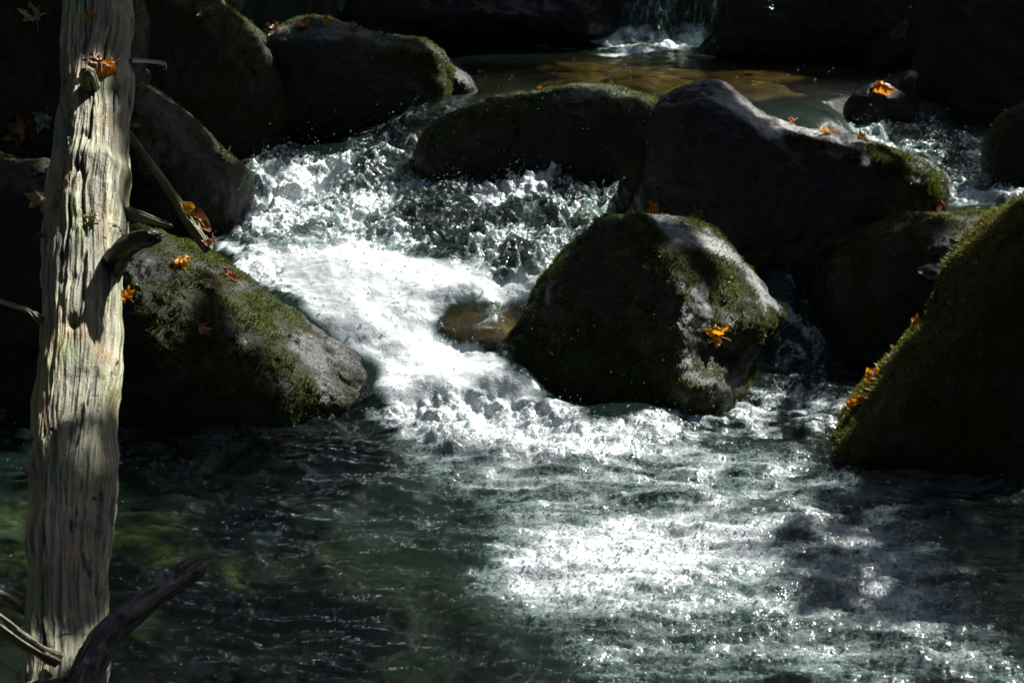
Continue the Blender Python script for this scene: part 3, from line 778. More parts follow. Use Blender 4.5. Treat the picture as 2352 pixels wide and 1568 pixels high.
def wood_tube(name, P, radii, nl, na, seed, amp=.12, jag=.0, tip_jag=.0, mat=None, wet=0.0, parent=None, shape=None, green=.0, warm_k=1.0, thr=.80, org=None, fz=1.0, wetfn=None, flat=0):
    C = interp_path(P, nl); rr = interp_path(np.array(radii)[:, None], nl)[:, 0]
    T, A, Bn = frames(C)
    L = np.r_[0, np.cumsum(np.linalg.norm(np.diff(C, axis=0), axis=1))]
    th = np.linspace(0, 2 * math.pi, na, endpoint=False)
    TH, LL = np.meshgrid(th, L); RR = np.repeat(rr[:, None], na, 1)
    cx, cy = np.cos(TH) * .11 * fz, np.sin(TH) * .11 * fz
    wob = .02 * pn(LL * 3, cx * 4, cy * 4 + seed)
    g1 = fbm((cx + wob) * 1.0, (cy + wob) * 1.0, LL * .05, 46, 4, .65, seed)
    big0 = fbm(cx, cy, LL * .7, 8, 3, .5, seed + 19)
    cracks = ridged(cx + wob, cy + wob, LL * .10, 13, 3, .6, seed + 3)
    ck = sstep(thr, thr + .12, cracks)
    hair = sstep(.86, .97, ridged(cx + wob, cy + wob, LL * .07, 34, 2, .5, seed + 21)) * sstep(-.2, .2, big0)
    cross = sstep(.93, .985, ridged(cx * .3, cy * .3, LL * 1.0, 9, 2, .6, seed + 24)) * sstep(.05, .3, big0)
    ck = np.maximum(ck, np.maximum(hair * .8, cross * .7))
    big = fbm(cx, cy, LL * .45, 7, 3, .5, seed + 5)
    r = RR * (1 + amp * .9 * big) + .0035 * fz * g1 - .012 * fz * ck - .006 * fz * sstep(.1, .5, big0)
    if shape is not None: r = r + shape(TH, LL / L[-1], RR)
    if tip_jag:
        end = sstep(.9, 1.0, LL / L[-1]); 
        r = r * (1 - end * .3)
        Cn = C[:, None] + T[:, None] * (end * tip_jag * pn(cx * 40, cy * 40, seed * 1.0))[..., None]
    else: Cn = np.repeat(C[:, None], na, 1)
    P3 = Cn + A[:, None] * (np.cos(TH) * r)[..., None] + Bn[:, None] * (np.sin(TH) * r)[..., None]
    V = P3.reshape(-1, 3)
    V = np.vstack([V, C[0], C[-1] - T[-1] * .01])
    Q = grid_faces(nl, na, True)
    j = np.arange(na); j2 = (j + 1) % na
    tri = np.vstack([Q[:, [0, 1, 2]], Q[:, [0, 2, 3]], np.stack([np.full(na, nl * na), j2, j], -1), np.stack([np.full(na, nl * na + 1), (nl - 1) * na + j, (nl - 1) * na + j2], -1)])
    o0 = np.array(C[0] if org is None else org)
    z = V[:, 2]
    wt = np.r_[np.full(nl * na, wet), wet, wet]
    if wetfn is not None: wt = np.maximum(wt, wetfn(V))
    warm = np.r_[sstep(.1, .5, fbm(cx, cy, LL * .5, 9, 3, .5, seed + 8)).ravel(), 0, 0] * warm_k
    gr = np.r_[sstep(.15, .5, fbm(cx, cy, LL * .6, 8, 3, .5, seed + 12)).ravel(), 0, 0] * .8 + green
    N = vnormals(V, tri)
    if ((V[:-2] - np.repeat(C, na, 0)) * N[:-2]).sum() < 0: tri = tri[:, ::-1]
    me = mesh_np(name, V - o0, tri, mat or M_WOOD, True, {'grain': np.r_[np.clip(.5 + .6 * g1, 0, 1).ravel(), .5, .5], 'crack': np.r_[(ck * .85).ravel(), 1, 1],
                 'wetness': wt, 'warm': warm, 'green': np.clip(gr, 0, 1)})
    o = link(name, me, o0 if parent is None else (o0 - np.array(parent.location)), parent)
    ROCKS.append((o, V, tri))
    return o

# log axis: (u, v, depth) and half width in photo units
LD = [(140, 1640, 5.72, 104), (150, 1500, 5.92, 101), (158, 1300, 6.15, 98), (168, 1100, 6.36, 96), (178, 900, 6.57, 92), (188, 700, 6.78, 93), (196, 520, 7.0, 96), (205, 430, 7.1, 93), (212, 300, 7.25, 84), (222, 150, 7.45, 84), (224, 20, 7.6, 80), (222, -150, 7.85, 80)]
LP = [at_depth(u, v, d) for u, v, d, w in LD]
LR = [w / PW * KX * d for u, v, d, w in LD]
def log_shape(TH, t, RR):
    # a broken-out hollow on the left front, a ring-like ledge
    a = np.angle(np.exp(1j * (TH - R(225))))
    hol = -.030 * np.exp(-(a / .22) ** 2) * sstep(.56, .60, t) * (1 - sstep(.72, .76, t))
    hol += -.022 * np.exp(-((a + .55) / .12) ** 2) * sstep(.40, .44, t) * (1 - sstep(.54, .58, t))
    hol += -.02 * np.exp(-((a + .35) / .10) ** 2) * sstep(.20, .26, t) * (1 - sstep(.38, .42, t))
    led = .014 * np.exp(-((t - .635) / .012) ** 2) * (.5 + .5 * np.cos(TH - R(300)))
    kn = 0
    for (tt, aa, rr_, h) in [(.30, 262, .16, .012), (.14, 250, .2, .012), (.77, 275, .16, .012), (.9, 282, .2, .014), (.42, 270, .14, -.03), (.665, 270, .08, -.02)]:
        d2 = ((t - tt) * 2.6 / .11 * .9) ** 2 + (np.angle(np.exp(1j * (TH - R(aa))))) ** 2
        kn = kn + h * np.exp(-d2 / rr_ ** 2)
    return hol + led + kn
log = wood_tube('dead_log', LP, LR, 900, 300, 3, amp=.17, shape=log_shape, thr=.76,
                wetfn=lambda V: 1 - sstep(.02, .16, V[:, 2] + .04 * fbm(V[:, 0], V[:, 1], V[:, 2], 9, 3, .5, 4)))
tag(log, 'weathered grey barkless dead log leaning up the left side, its foot in the water', 'log')

def bpart(name, pts, radii, seed, nl=70, na=32, label=None, **kw):
    o = wood_tube(name, [at_depth(*p) for p in pts], radii, nl, na, seed, parent=log, **kw)
    if label: o['label'] = label
    return o
# stubs stand out from the log towards the lens
def on_log(u, v):
    for k in range(len(LD) - 1):
        a, c = LD[k], LD[k + 1]
        if a[1] >= v >= c[1]:
            f = (a[1] - v) / (a[1] - c[1]); return a[2] + f * (c[2] - a[2])
    return 6.5
d = on_log(0, 200)
bpart('broken_stub', [(208, 232, d - .08), (208, 205, d - .14), (203, 178, d - .19), (196, 160, d - .22)], [.030, .028, .026, .020], 31, tip_jag=.02, green=.2)
d = on_log(0, 590)
bpart('broken_stub', [(244, 632, d - .07), (262, 604, d - .13), (285, 572, d - .19), (318, 552, d - .23), (350, 545, d - .25), (366, 544, d - .26)], [.038, .036, .032, .027, .023, .017], 32, wet=.8, tip_jag=.03, mat=M_DARKWOOD, amp=.3)
d = on_log(0, 490)
bpart('broken_stub', [(270, 498, d), (300, 492, d - .03), (350, 505, d - .05), (395, 520, d - .06)], [.026, .020, .012, .006], 33, wet=.5)
d = on_log(0, 740)
bpart('twig', [(150, 765, d - .02), (115, 748, d - .04), (80, 725, d - .06), (48, 708, d - .05), (0, 692, d - .05), (-60, 680, d - .05)], [.022, .014, .011, .009, .007, .006], 34, nl=110)
d = on_log(0, 540)
bpart('twig', [(120, 548, d), (100, 543, d - .02), (80, 538, d - .02)], [.008, .006, .004], 35)
d = on_log(0, 1400)
bpart('twig', [(90, 1405, d), (45, 1392, d - .02), (0, 1370, d - .02), (-60, 1345, d - .02)], [.018, .016, .015, .014], 36)
bpart('twig', [(130, 1515, 5.70), (90, 1492, 5.66), (50, 1468, 5.63), (10, 1440, 5.6), (-60, 1390, 5.55)], [.02, .018, .018, .018, .018], 37, wet=.6)
bpart('branch', [(180, 1600, 5.62), (235, 1470, 5.72), (310, 1402, 5.80), (385, 1348, 5.88), (445, 1305, 5.94), (486, 1285, 5.98)], [.038, .037, .034, .032, .030, .022], 38, nl=140, na=60, wet=1.0, tip_jag=.05, warm_k=.3, amp=.3, mat=M_DARKWOOD,
      label='dark wet broken branch angling up over the water')
bpart('splinter', [(150, 440, 7.0), (152, 395, 7.03), (160, 350, 7.06), (158, 315, 7.09)], [.012, .013, .010, .003], 39)
bpart('splinter', [(172, 440, 6.99), (170, 410, 7.0), (176, 375, 7.02), (172, 350, 7.04)], [.010, .010, .007, .002], 40)
bpart('splinter', [(128, 545, 6.88), (133, 520, 6.9), (142, 490, 6.92), (140, 470, 6.95)], [.012, .012, .008, .002], 41)
bpart('splinter', [(122, 985, 6.3), (120, 930, 6.35), (126, 880, 6.4), (124, 850, 6.43)], [.009, .009, .006, .002], 42)
# loose stick leaning between the log and the rocks
st = wood_tube('stick', [at_depth(*p) for p in [(290, 300, 7.7), (345, 375, 7.72), (400, 455, 7.75), (440, 520, 7.78), (480, 575, 7.8)]], [.012, .014, .017, .020, .018], 140, 28, 43, green=.7, wet=.3, fz=.3)
tag(st, 'thin mossy stick leaning from the log down to the mossy sloping boulder', 'stick')
tw = wood_tube('stick', [at_depth(*p) for p in [(480, -40, 10.6), (505, 0, 10.55), (518, 24, 10.5)]], [.014, .013, .010], 40, 16, 44, fz=.2)
tag(tw, 'pale bare twig poking down at the top edge above the tall dark boulder', 'twig')
tw = wood_tube('stick', [at_depth(*p) for p in [(300, 138, 7.4), (340, 140, 7.5), (375, 146, 7.6), (378, 160, 7.62)]], [.007, .007, .007, .006], 60, 16, 45, wet=.6, fz=.2)
tag(tw, 'thin dark hooked twig right of the log near its top', 'twig')

# ------------------------------------------------------------------ leaves
def leaf_mat(name, c1, c2, trans=.45):
    m, nt, out = new_mat(name); b = NB(nt); co = b.coord()
    n = b.noise(co, 45, 4, .6); n2 = b.noise(co, 260, 2, .5)
    c = b.mix(b.ramp(n, [(.38, 0.0), (.68, 1.0)]), (*c1, 1), (*c2, 1))
    vein = b.attr('vein')
    c = b.mix(b.math('MULTIPLY', vein, .5), c, (*[x * .5 for x in c2], 1))
    p = b.n('ShaderNodeBsdfPrincipled', inp={'Base Color': c, 'Roughness': .38, 'Normal': b.bump(b.math('ADD', n2, b.math('MULTIPLY', vein, .8)), .35, .002)})
    t = b.n('ShaderNodeBsdfTranslucent', inp={'Color': c})
    s = b.n('ShaderNodeMixShader', inp={0: trans, 1: p.outputs[0], 2: t.outputs[0]})
    nt.links.new(s.outputs[0], out.inputs[0])
    return m
LM = {'yellow': leaf_mat('yellow_leaf', (.85, .42, .02), (.55, .18, .01)),
      'orange': leaf_mat('orange_leaf', (.78, .31, .015), (.45, .12, .01)),
      'tan': leaf_mat('tan_leaf', (.50, .36, .20), (.34, .20, .09), .3),
      'brown': leaf_mat('brown_leaf', (.22, .10, .05), (.10, .04, .02), .25),
      'pink': leaf_mat('pinkish_brown_leaf', (.48, .22, .12), (.26, .09, .05), .3),
      'red': leaf_mat('red_leaf', (.40, .04, .015), (.20, .02, .01), .35),
      'grey': leaf_mat('grey_leaf', (.16, .17, .17), (.08, .085, .085), .1),
      'green': leaf_mat('green_leaf', (.012, .03, .006), (.01, .02, .005), .2)}

def leaf_outline(kind):
    if kind == 'oval':
        t = np.linspace(0, 2 * math.pi, 28, endpoint=False)
        return np.stack([.42 * np.sin(t) * (1 - .15 * np.cos(t)) * (1 + .03 * np.cos(9 * t)), -np.cos(t)], -1)
    lob = [(-90, .22), (-62, .58), (-48, .46), (-24, .70), (-12, .86), (-2, .62), (12, .52), (24, .76), (37, .98), (48, .74), (60, .55), (72, .72), (80, .82), (90, 1.08)]
    pts = [(r * math.cos(R(a)), r * math.sin(R(a))) for a, r in lob]
    pts += [(-x, y) for x, y in reversed(pts[1:-1])]
    return np.array(pts)

def make_leaf_mesh(kind, size, curl, fold, seed, mat):
    O = leaf_outline(kind); n0 = len(O)
    lr = np.random.default_rng(seed); jit = np.interp(np.arange(n0), np.arange(0, n0 + 4, 4), lr.uniform(.72, 1.18, len(np.arange(0, n0 + 4, 4))))
    O = O * jit[:, None]
    if kind != 'oval':   # subdivide edges slightly
        O = np.stack([O, .5 * (O + np.roll(O, -1, 0)) * .985], 1).reshape(-1, 2)
    n = len(O); K = 6
    ss = np.linspace(0, 1, K + 1)[1:]
    P = np.vstack([[0, 0]] + [O * s for s in ss])
    x, y = P[:, 0], P[:, 1]
    r2 = x * x + y * y
    z = curl * r2 + fold * np.abs(x) + .45 * fbm(x, y, 0, 1.4, 3, .5, seed)
    z = z - .12 * curl
    ang = np.degrees(np.arctan2(y, np.abs(x)))
    vein = np.zeros(len(P))
    for a in (90, 38, -12):
        vein = np.maximum(vein, np.exp(-((ang - a) / 5.0) ** 2) * (r2 > 0))
    V = np.stack([x, y, z], -1) * size
    F = [[0, 1 + j, 1 + (j + 1) % n] for j in range(n)]
    for k in range(K - 1):
        a = 1 + k * n; c = a + n
        for j in range(n):
            j2 = (j + 1) % n
            F += [[a + j, c + j, c + j2], [a + j, c + j2, a + j2]]
    return mesh_np('leaf', V, np.array(F), mat, True, {'vein': vein})

_bv = []
def build_bvh():
    VV = []; FF = []; off = 0
    for o, V, tri in ROCKS:
        VV.append(V); FF.append(tri + off); off += len(V)
    V = np.vstack(VV); F = np.vstack(FF)
    return BVHTree.FromPolygons([tuple(v) for v in V.tolist()], F.tolist())
BVH = build_bvh()

def leaf(u, v, size, kind, col, label, group=None, face=.4, spin=0, curl=.3, fold=.1, seed=1, lift=.012, depth=None, nrm=None, stem=True, right=None):
    ray = Vector(at_depth(u, v, 1.0) - CP).normalized(); o0 = Vector(CP)
    if depth is None:
        hit, n, idx, dist = BVH.ray_cast(o0, ray)
        if hit is None: hit = Vector(at_height(u, v, .5)); n = Vector((0, 0, 1))
        if n.dot(ray) > 0: n = -n
    else:
        hit = Vector(at_depth(u, v, depth)); n = Vector((0, 0, 1))
    if nrm is not None: n = Vector(nrm)
    n = (n.normalized() * (1 - face) + (-ray) * face).normalized()
    pos = hit + n * lift
    upv = Vector((0, 0, 1)); x = upv.cross(n)
    if x.length < .1: x = Vector((1, 0, 0))
    x.normalize(); y = n.cross(x).normalized()
    c, s = math.cos(R(spin)), math.sin(R(spin))
    M = Matrix((x * c + y * s, -x * s + y * c, n)).transposed().to_4x4(); M.translation = pos
    me = make_leaf_mesh(kind, size, curl, fold, seed, LM[col])
    o = link('fallen_leaf', me); o.matrix_world = M
    tag(o, label, 'leaf', group or 'autumn leaves fallen on the rocks and the log')
    if stem:
        sd = random.Random(seed); pts = []; k = 9
        y0 = -.2 if kind != 'oval' else -1.0
        for i in range(k):
            t = i / (k - 1); pts.append(np.array([.12 * math.sin(t * 2.2 + seed) * t, y0 - t * .8, .05 + .25 * t * sd.uniform(-.5, 1)]) * size)
        C = np.array(pts); T, A, Bn = frames(C); th = np.linspace(0, 2 * math.pi, 6, endpoint=False)
        rr = .0012
        Vv = (C[:, None] + A[:, None] * (np.cos(th) * rr)[None, :, None] + Bn[:, None] * (np.sin(th) * rr)[None, :, None]).reshape(-1, 3)
        link('stem', mesh_np('stem', Vv, grid_faces(k, 6, True), LM[col]), (0, 0, 0), o).data.attributes
    return o

Lz = .0012
leaf(1645, 770, .052, 'maple', 'yellow', 'yellow maple leaf flat on the sunlit face of the midstream boulder', face=.35, spin=65, curl=.1, seed=1)
leaf(1508, 484, .040, 'maple', 'orange', 'bright orange leaf on the very top of the midstream boulder', face=.3, spin=100, curl=.5, seed=2, lift=.012)
leaf(1600, 492, .038, 'maple', 'brown', 'dull dark leaf behind the top of the midstream boulder', face=.2, spin=200, curl=.4, seed=3)
leaf(420, 606, .046, 'maple', 'yellow', 'curled yellow maple leaf on the upper part of the mossy sloping boulder', face=.3, spin=80, curl=-.6, fold=-.3, seed=4, lift=.02)
leaf(478, 655, .040, 'oval', 'tan', 'folded tan leaf lying below the curled yellow one on the mossy sloping boulder', face=.4, spin=70, curl=.1, fold=.4, seed=5, lift=.01)
leaf(455, 757, .034, 'maple', 'pink', 'small pinkish brown leaf with upright stem on the mossy sloping boulder', face=.1, spin=190, curl=.6, seed=6, lift=.014)
leaf(280, 682, .030, 'maple', 'orange', 'orange leaf wedged between the log and the mossy sloping boulder', face=.5, spin=40, curl=.5, seed=7, lift=.02)
leaf(520, 632, .022, 'maple', 'red', 'small dark red leaf at the wet edge of the mossy sloping boulder', face=.3, spin=10, curl=.3, seed=8, stem=False)
leaf(538, 642, .020, 'oval', 'red', 'narrow bright red leaf beside the dark red one at the water edge', face=.3, spin=70, curl=.3, seed=9, stem=False)
leaf(470, 36, .066, 'maple', 'brown', 'curled reddish brown maple leaf on top of the tall dark boulder', face=.45, spin=170, curl=.5, fold=.2, seed=10, lift=.02)
leaf(513, 357, .050, 'maple', 'tan', 'tan leaf on the dark slope below the tall boulder', face=.4, spin=120, curl=.2, seed=11)
leaf(632, 72, .050, 'maple', 'brown', 'brown leaf at the left end of the moss topped boulder', face=.3, spin=20, curl=.5, seed=12, lift=.02)
leaf(747, 50, .030, 'oval', 'orange', 'small upright orange leaf on the moss topped boulder', face=.6, spin=0, curl=.2, seed=13, lift=.02, stem=False)
leaf(700, 62, .045, 'maple', 'orange', 'flat orange leaf on the bare top of the moss topped boulder', face=.05, spin=50, curl=.1, seed=14, stem=False)
leaf(815, 66, .040, 'maple', 'brown', 'reddish brown leaf on the moss topped boulder under the trickle', face=.2, spin=90, curl=.3, seed=15)
leaf(248, 158, .055, 'maple', 'orange', 'wet orange leaf draped over the broken stub near the top of the log', face=.25, spin=120, curl=-.5, fold=-.3, seed=16, lift=.02)
leaf(215, 150, .045, 'maple', 'brown', 'crumpled brown leaf on the broken stub of the log', face=.25, spin=70, curl=-.5, seed=17, lift=.03)
leaf(272, 208, .022, 'maple', 'pink', 'small pinkish leaf below the orange one on the log', face=.3, spin=80, curl=.2, seed=18, stem=False)
leaf(208, 40, .028, 'maple', 'orange', 'small orange leaf near the top edge on the log', face=.2, spin=0, curl=.3, seed=19, stem=False)
leaf(212, 502, .038, 'maple', 'tan', 'pale tan leaf stuck flat to the middle of the log', face=.3, spin=185, curl=.1, seed=20, lift=.008, stem=False)
leaf(440, 503, .045, 'oval', 'yellow', 'yellow leaf hanging at the end of the leaning stick', face=.6, spin=35, curl=.2, fold=.3, seed=21, lift=.05, depth=7.72)
leaf(468, 530, .050, 'oval', 'brown', 'brown withered leaf hanging below the yellow one at the end of the stick', face=.6, spin=30, curl=.4, fold=.4, seed=22, lift=.05, depth=7.72)
leaf(480, 560, .030, 'maple', 'pink', 'small shrivelled reddish leaf at the water edge below the stick', face=.5, spin=200, curl=.6, seed=23, depth=7.74)
leaf(2027, 205, .068, 'maple', 'orange', 'large glowing orange maple leaf on the rock in the right cascade', face=.35, spin=150, curl=-.4, fold=-.3, seed=24, lift=.025)
leaf(1815, 281, .026, 'oval', 'orange', 'tiny orange leaf on the pale ridge nearest its middle', face=.15, spin=90, curl=.3, seed=25, stem=False)
leaf(1905, 307, .042, 'maple', 'orange', 'orange leaf half way down the pale ridge of the long boulder', face=.2, spin=80, curl=.5, seed=26)
leaf(1980, 324, .045, 'maple', 'yellow', 'yellow orange leaf furthest right on the pale ridge of the long boulder', face=.25, spin=120, curl=.6, seed=27, lift=.02)
leaf(2152, 484, .055, 'maple', 'brown', 'brown leaf on top of the right boulder where the water spills over', face=.15, spin=60, curl=.3, seed=28)
leaf(2105, 500, .045, 'oval', 'brown', 'narrow brown leaf left of the other on top of the right boulder', face=.15, spin=100, curl=.3, seed=29)
leaf(2112, 747, .030, 'maple', 'orange', 'uppermost small orange leaf on the mossy rim of the nearest right boulder', face=.4, spin=30, curl=.5, seed=30, stem=False)
leaf(2062, 812, .028, 'oval', 'tan', 'small tan leaf half way down the rim of the nearest right boulder', face=.3, spin=60, curl=.4, seed=31, stem=False)
leaf(2000, 878, .038, 'oval', 'yellow', 'bright upright yellow leaf on the lower rim of the nearest right boulder', face=.6, spin=10, curl=.2, fold=.2, seed=32, lift=.02, stem=False)
leaf(1972, 925, .040, 'oval', 'orange', 'lowest orange leaf on the rim of the nearest right boulder', face=.4, spin=-45, curl=.3, seed=33, stem=False)
leaf(2020, 858, .024, 'maple', 'orange', 'tiny orange leaf just above the upright yellow one on the boulder rim', face=.4, spin=20, curl=.3, seed=34, stem=False)
leaf(1278, 234, .030, 'maple', 'grey', 'small grey leaf on the low humped boulder', face=.2, spin=20, curl=.2, seed=35, stem=False)
leaf(1243, 207, .018, 'oval', 'orange', 'tiny orange leaf on the crest of the low humped boulder', face=.2, spin=80, curl=.2, seed=36, stem=False)
leaf(2155, 622, .075, 'oval', 'grey', 'large dull grey leaf plastered on the dark right boulder', face=.55, spin=95, curl=.1, seed=37, stem=False)
leaf(1768, 14, .050, 'oval', 'green', 'dark green leaf hanging at the top edge in front of the black boulder', face=.6, spin=180, curl=.1, seed=38, depth=10.5)
leaf(80, 38, .060, 'maple', 'tan', 'dull tan leaf high on the dark left bank', face=.4, spin=20, curl=.3, seed=39)
leaf(52, 300, .070, 'maple', 'brown', 'brown leaf on the dark left bank beside the log', face=.4, spin=60, curl=.3, seed=40)
leaf(98, 272, .050, 'maple', 'grey', 'greyish leaf on the dark left bank beside the brown one', face=.3, spin=160, curl=.3, seed=41)
leaf(92, 460, .055, 'maple', 'tan', 'tan leaf on the left bank low beside the middle of the log', face=.4, spin=120, curl=.3, seed=42)
leaf(4, 945, .040, 'maple', 'orange', 'orange red leaf cut off by the left edge of the picture', face=.4, spin=60, curl=.3, seed=43)
leaf(100, 395, .03, 'oval', 'grey', 'small grey leaf low on the dark left bank', face=.3, spin=60, curl=.3, seed=44)

# ------------------------------------------------------------------ droplets and bubbles
def ico(sub=1):
    bm = bmesh.new(); bmesh.ops.create_icosphere(bm, subdivisions=sub, radius=1)
    V = np.array([v.co[:] for v in bm.verts]); F = np.array([[v.index for v in f.verts] for f in bm.faces]); bm.free()
    return V, F
def drop_mat():
    m, nt, out = new_mat('water_drops'); b = NB(nt)
    gl = b.n('ShaderNodeBsdfGlossy', inp={'Color': (1, 1, 1, 1), 'Roughness': .12})
    tr = b.n('ShaderNodeBsdfTransparent', inp={'Color': (.88, .93, .94, 1)})
    df = b.n('ShaderNodeBsdfDiffuse', inp={'Color': (.8, .85, .86, 1)})
    fr = b.n('ShaderNodeFresnel', inp={'IOR': 1.45})
    a = b.n('ShaderNodeMixShader', inp={0: .14, 1: tr.outputs[0], 2: df.outputs[0]})
    c = b.n('ShaderNodeMixShader', inp={0: b.math('ADD', fr.outputs[0], .16, True), 1: a.outputs[0], 2: gl.outputs[0]})
    nt.links.new(c.outputs[0], out.inputs[0]); return m
M_DROP = drop_mat()
def spheres(name, P, r, sub, label, cat):
    V0, F0 = ico(sub); n = len(P)
    V = (P[:, None] + V0[None] * r[:, None, None]).reshape(-1, 3)
    F = (F0[None] + (np.arange(n) * len(V0))[:, None, None]).reshape(-1, 3)
    o = link(name, mesh_np(name, V, F, M_DROP)); tag(o, label, cat, None, 'stuff'); return o
wx, wy, wz, wf_, wt_, wp_, wc_ = [a.ravel() for a in (WX, WY, WZ, WFOAM, WTURB, WPOOL, WCALM)]
area = (wy ** 1.0) * .01
inview = (np.abs(wx) < .25 * wy) & (wy > 5) & (wy < 13)
def pick(w, n):
    w = w * inview; return rng.choice(len(wx), n, p=w / w.sum())
i1 = pick((.02 + wf_ * (1 - .5 * (wf_ > .8))) * (wp_ + .4 * wt_) * (wy < 8), 9000)
i2 = pick((wf_ > .05) * wp_ * .6 + wp_ * .03, 900)
i3 = pick(wc_ * (.2 + (fbm(wx, wy, 0, 2, 2, .5, 61) > .1)), 45)
idx = np.r_[i1, i2, i3]
rad = np.r_[.0016 + .0022 * rng.random(len(i1)) ** 2, .003 + .004 * rng.random(len(i2)) ** 2, .003 + .004 * rng.random(len(i3)) ** 2]
P = np.stack([wx[idx] + rng.normal(0, .004, len(idx)), wy[idx] + rng.normal(0, .004, len(idx)), wz[idx] + rad * .1], -1)
spheres('bubbles', P, rad, 2, 'clear bubbles floating on the lower and upper pools', 'bubbles')
i4 = pick(wt_ * (wf_ > .15) * (wy < 10.6), 7000)
hgt = np.abs(rng.normal(0, .032, len(i4))) * (.3 + rng.random(len(i4)))
P = np.stack([wx[i4] + rng.normal(0, .02, len(i4)), wy[i4] + rng.normal(0, .03, len(i4)), wz[i4] + .004 + hgt], -1)
P2u = np.r_[rng.uniform(700, 1500, 110), rng.uniform(1150, 1600, 50), rng.uniform(1000, 1500, 40)]; P2v = np.r_[rng.uniform(120, 420, 110), rng.uniform(700, 950, 50), rng.uniform(200, 400, 40)]
P2 = at_depth(P2u, P2v, np.r_[rng.uniform(8.2, 9.0, 110), rng.uniform(7.4, 7.8, 50), rng.uniform(8.0, 9, 40)])
P = np.vstack([P, P2])
spheres('spray_droplets', P, np.r_[.0010 + .0045 * rng.random(len(i4)) ** 4, .0008 + .0014 * rng.random(len(P2)) ** 2], 1, 'spray of clear droplets thrown up over the rapids', 'droplets')

# ------------------------------------------------------------------ forest around the stream
M_LEAFC = simple_mat('forest_foliage', (.02, .035, .008), (.06, .085, .02), 3, .6, .1, trans=.35)
M_BARK = simple_mat('tree_bark', (.03, .025, .02), (.08, .065, .05), 12, .85, .6)
def tree(x, y, h, cr, n, label, seed, lean=(0, 0), cz=None, leaf_s=.16):
    r = np.random.default_rng(seed); z0 = float(bed_z(np.array([x]), np.array([y]))[0]) - .2
    root = bpy.data.objects.new('forest_tree', None); COL.objects.link(root); root.location = (x, y, z0)
    tag(root, label, 'tree', 'trees on the banks around the stream')
    C = interp_path([(0, 0, 0), (lean[0] * .3, lean[1] * .3, h * .4), (lean[0], lean[1], h)], 24); T, A, Bn = frames(C); na = 12
    th = np.linspace(0, 2 * math.pi, na, endpoint=False); rr = np.linspace(.22, .05, 24) * h / 10
    V = (C[:, None] + A[:, None] * (np.cos(th)[None] * rr[:, None])[..., None] + Bn[:, None] * (np.sin(th)[None] * rr[:, None])[..., None]).reshape(-1, 3)
    link('trunk', mesh_np('trunk', V, grid_faces(24, na, True), M_BARK), (0, 0, 0), root)
    nc = 60; cen = r.normal(0, 1, (nc, 3)); cen /= np.linalg.norm(cen, axis=1)[:, None]; cen *= (r.random(nc) ** .4)[:, None] * np.array([cr, cr, h * .42])
    cen += np.array([lean[0], lean[1], h * .68 if cz is None else cz])
    ii = r.integers(0, nc, n); p = cen[ii] + r.normal(0, cr * .17, (n, 3))
    a = r.normal(size=(n, 3)); a /= np.linalg.norm(a, axis=1)[:, None]; bb = np.cross(a, r.normal(size=(n, 3))); bb /= np.linalg.norm(bb, axis=1)[:, None]
    s = (leaf_s * (.6 + .8 * r.random(n)))[:, None]
    V = np.stack([p - a * s, p + bb * s * .5, p + a * s, p - bb * s * .5], 1).reshape(-1, 3)
    link('crown', mesh_np('crown', V, np.arange(4 * n).reshape(-1, 4), M_LEAFC, False), (0, 0, 0), root)
    return root
TREES = [(-6, 9, 9, 2.8), (-7, 14, 11, 3.2), (-4.5, 19, 12, 3.4), (-9, 20, 12, 3.4), (0.5, 23, 12, 3.4), (8.5, 25, 9, 3.2), (-2.5, 27, 13, 3.6), (4, 30, 12, 3.6), (10, 27, 10, 3.4),
         (-6, 4, 9, 2.8), (-9, 0, 10, 3.2), (8, 4, 10, 3.0), (7, -2, 10, 3.2), (-13, 12, 12, 3.6), (-4, -5, 10, 3.2), (2, -8, 11, 3.4), (17, 18, 8, 3.2), (15, 8, 9, 3.4), (-1.5, -4, 9, 3.4), (5, -5, 9, 3.4), (-5, -1, 9, 3.2), (0, -13, 13, 4.2), (-8, -8, 12, 3.8), (8, -10, 12, 3.8), (-3.5, 13.5, 12, 2.6)]
TLAB = ['leafy tree on the left bank level with the boulders', 'tall tree on the left bank behind the moss topped boulder', 'tree behind the left bank upstream', 'outer tree far up the left bank',
        'tree standing straight upstream behind the far fall', 'tree upstream on the right', 'far tree straight upstream', 'far tree upstream a little right', 'far tree upstream on the right bank',
        'tree on the left bank beside the lower pool', 'tree on the left bank beside the lens', 'tree on the right bank beside the lower pool', 'tree on the right bank behind the lens',
        'outermost tree on the left bank', 'tree downstream on the left', 'tree standing straight downstream behind the lens', 'tree beyond the right bank upstream', 'outermost tree on the right bank', 'tree close behind the lens on the left', 'tree close behind the lens on the right', 'tree on the left bank level with the lens', 'tallest tree standing far downstream', 'tree far down the left bank', 'tree far down the right bank', 'slender tree beside the upper pool on the left bank']
for i, (x, y, h, cr) in enumerate(TREES):
    tree(x, y, h, cr, 6500, TLAB[i], 300 + i, leaf_s=.26)

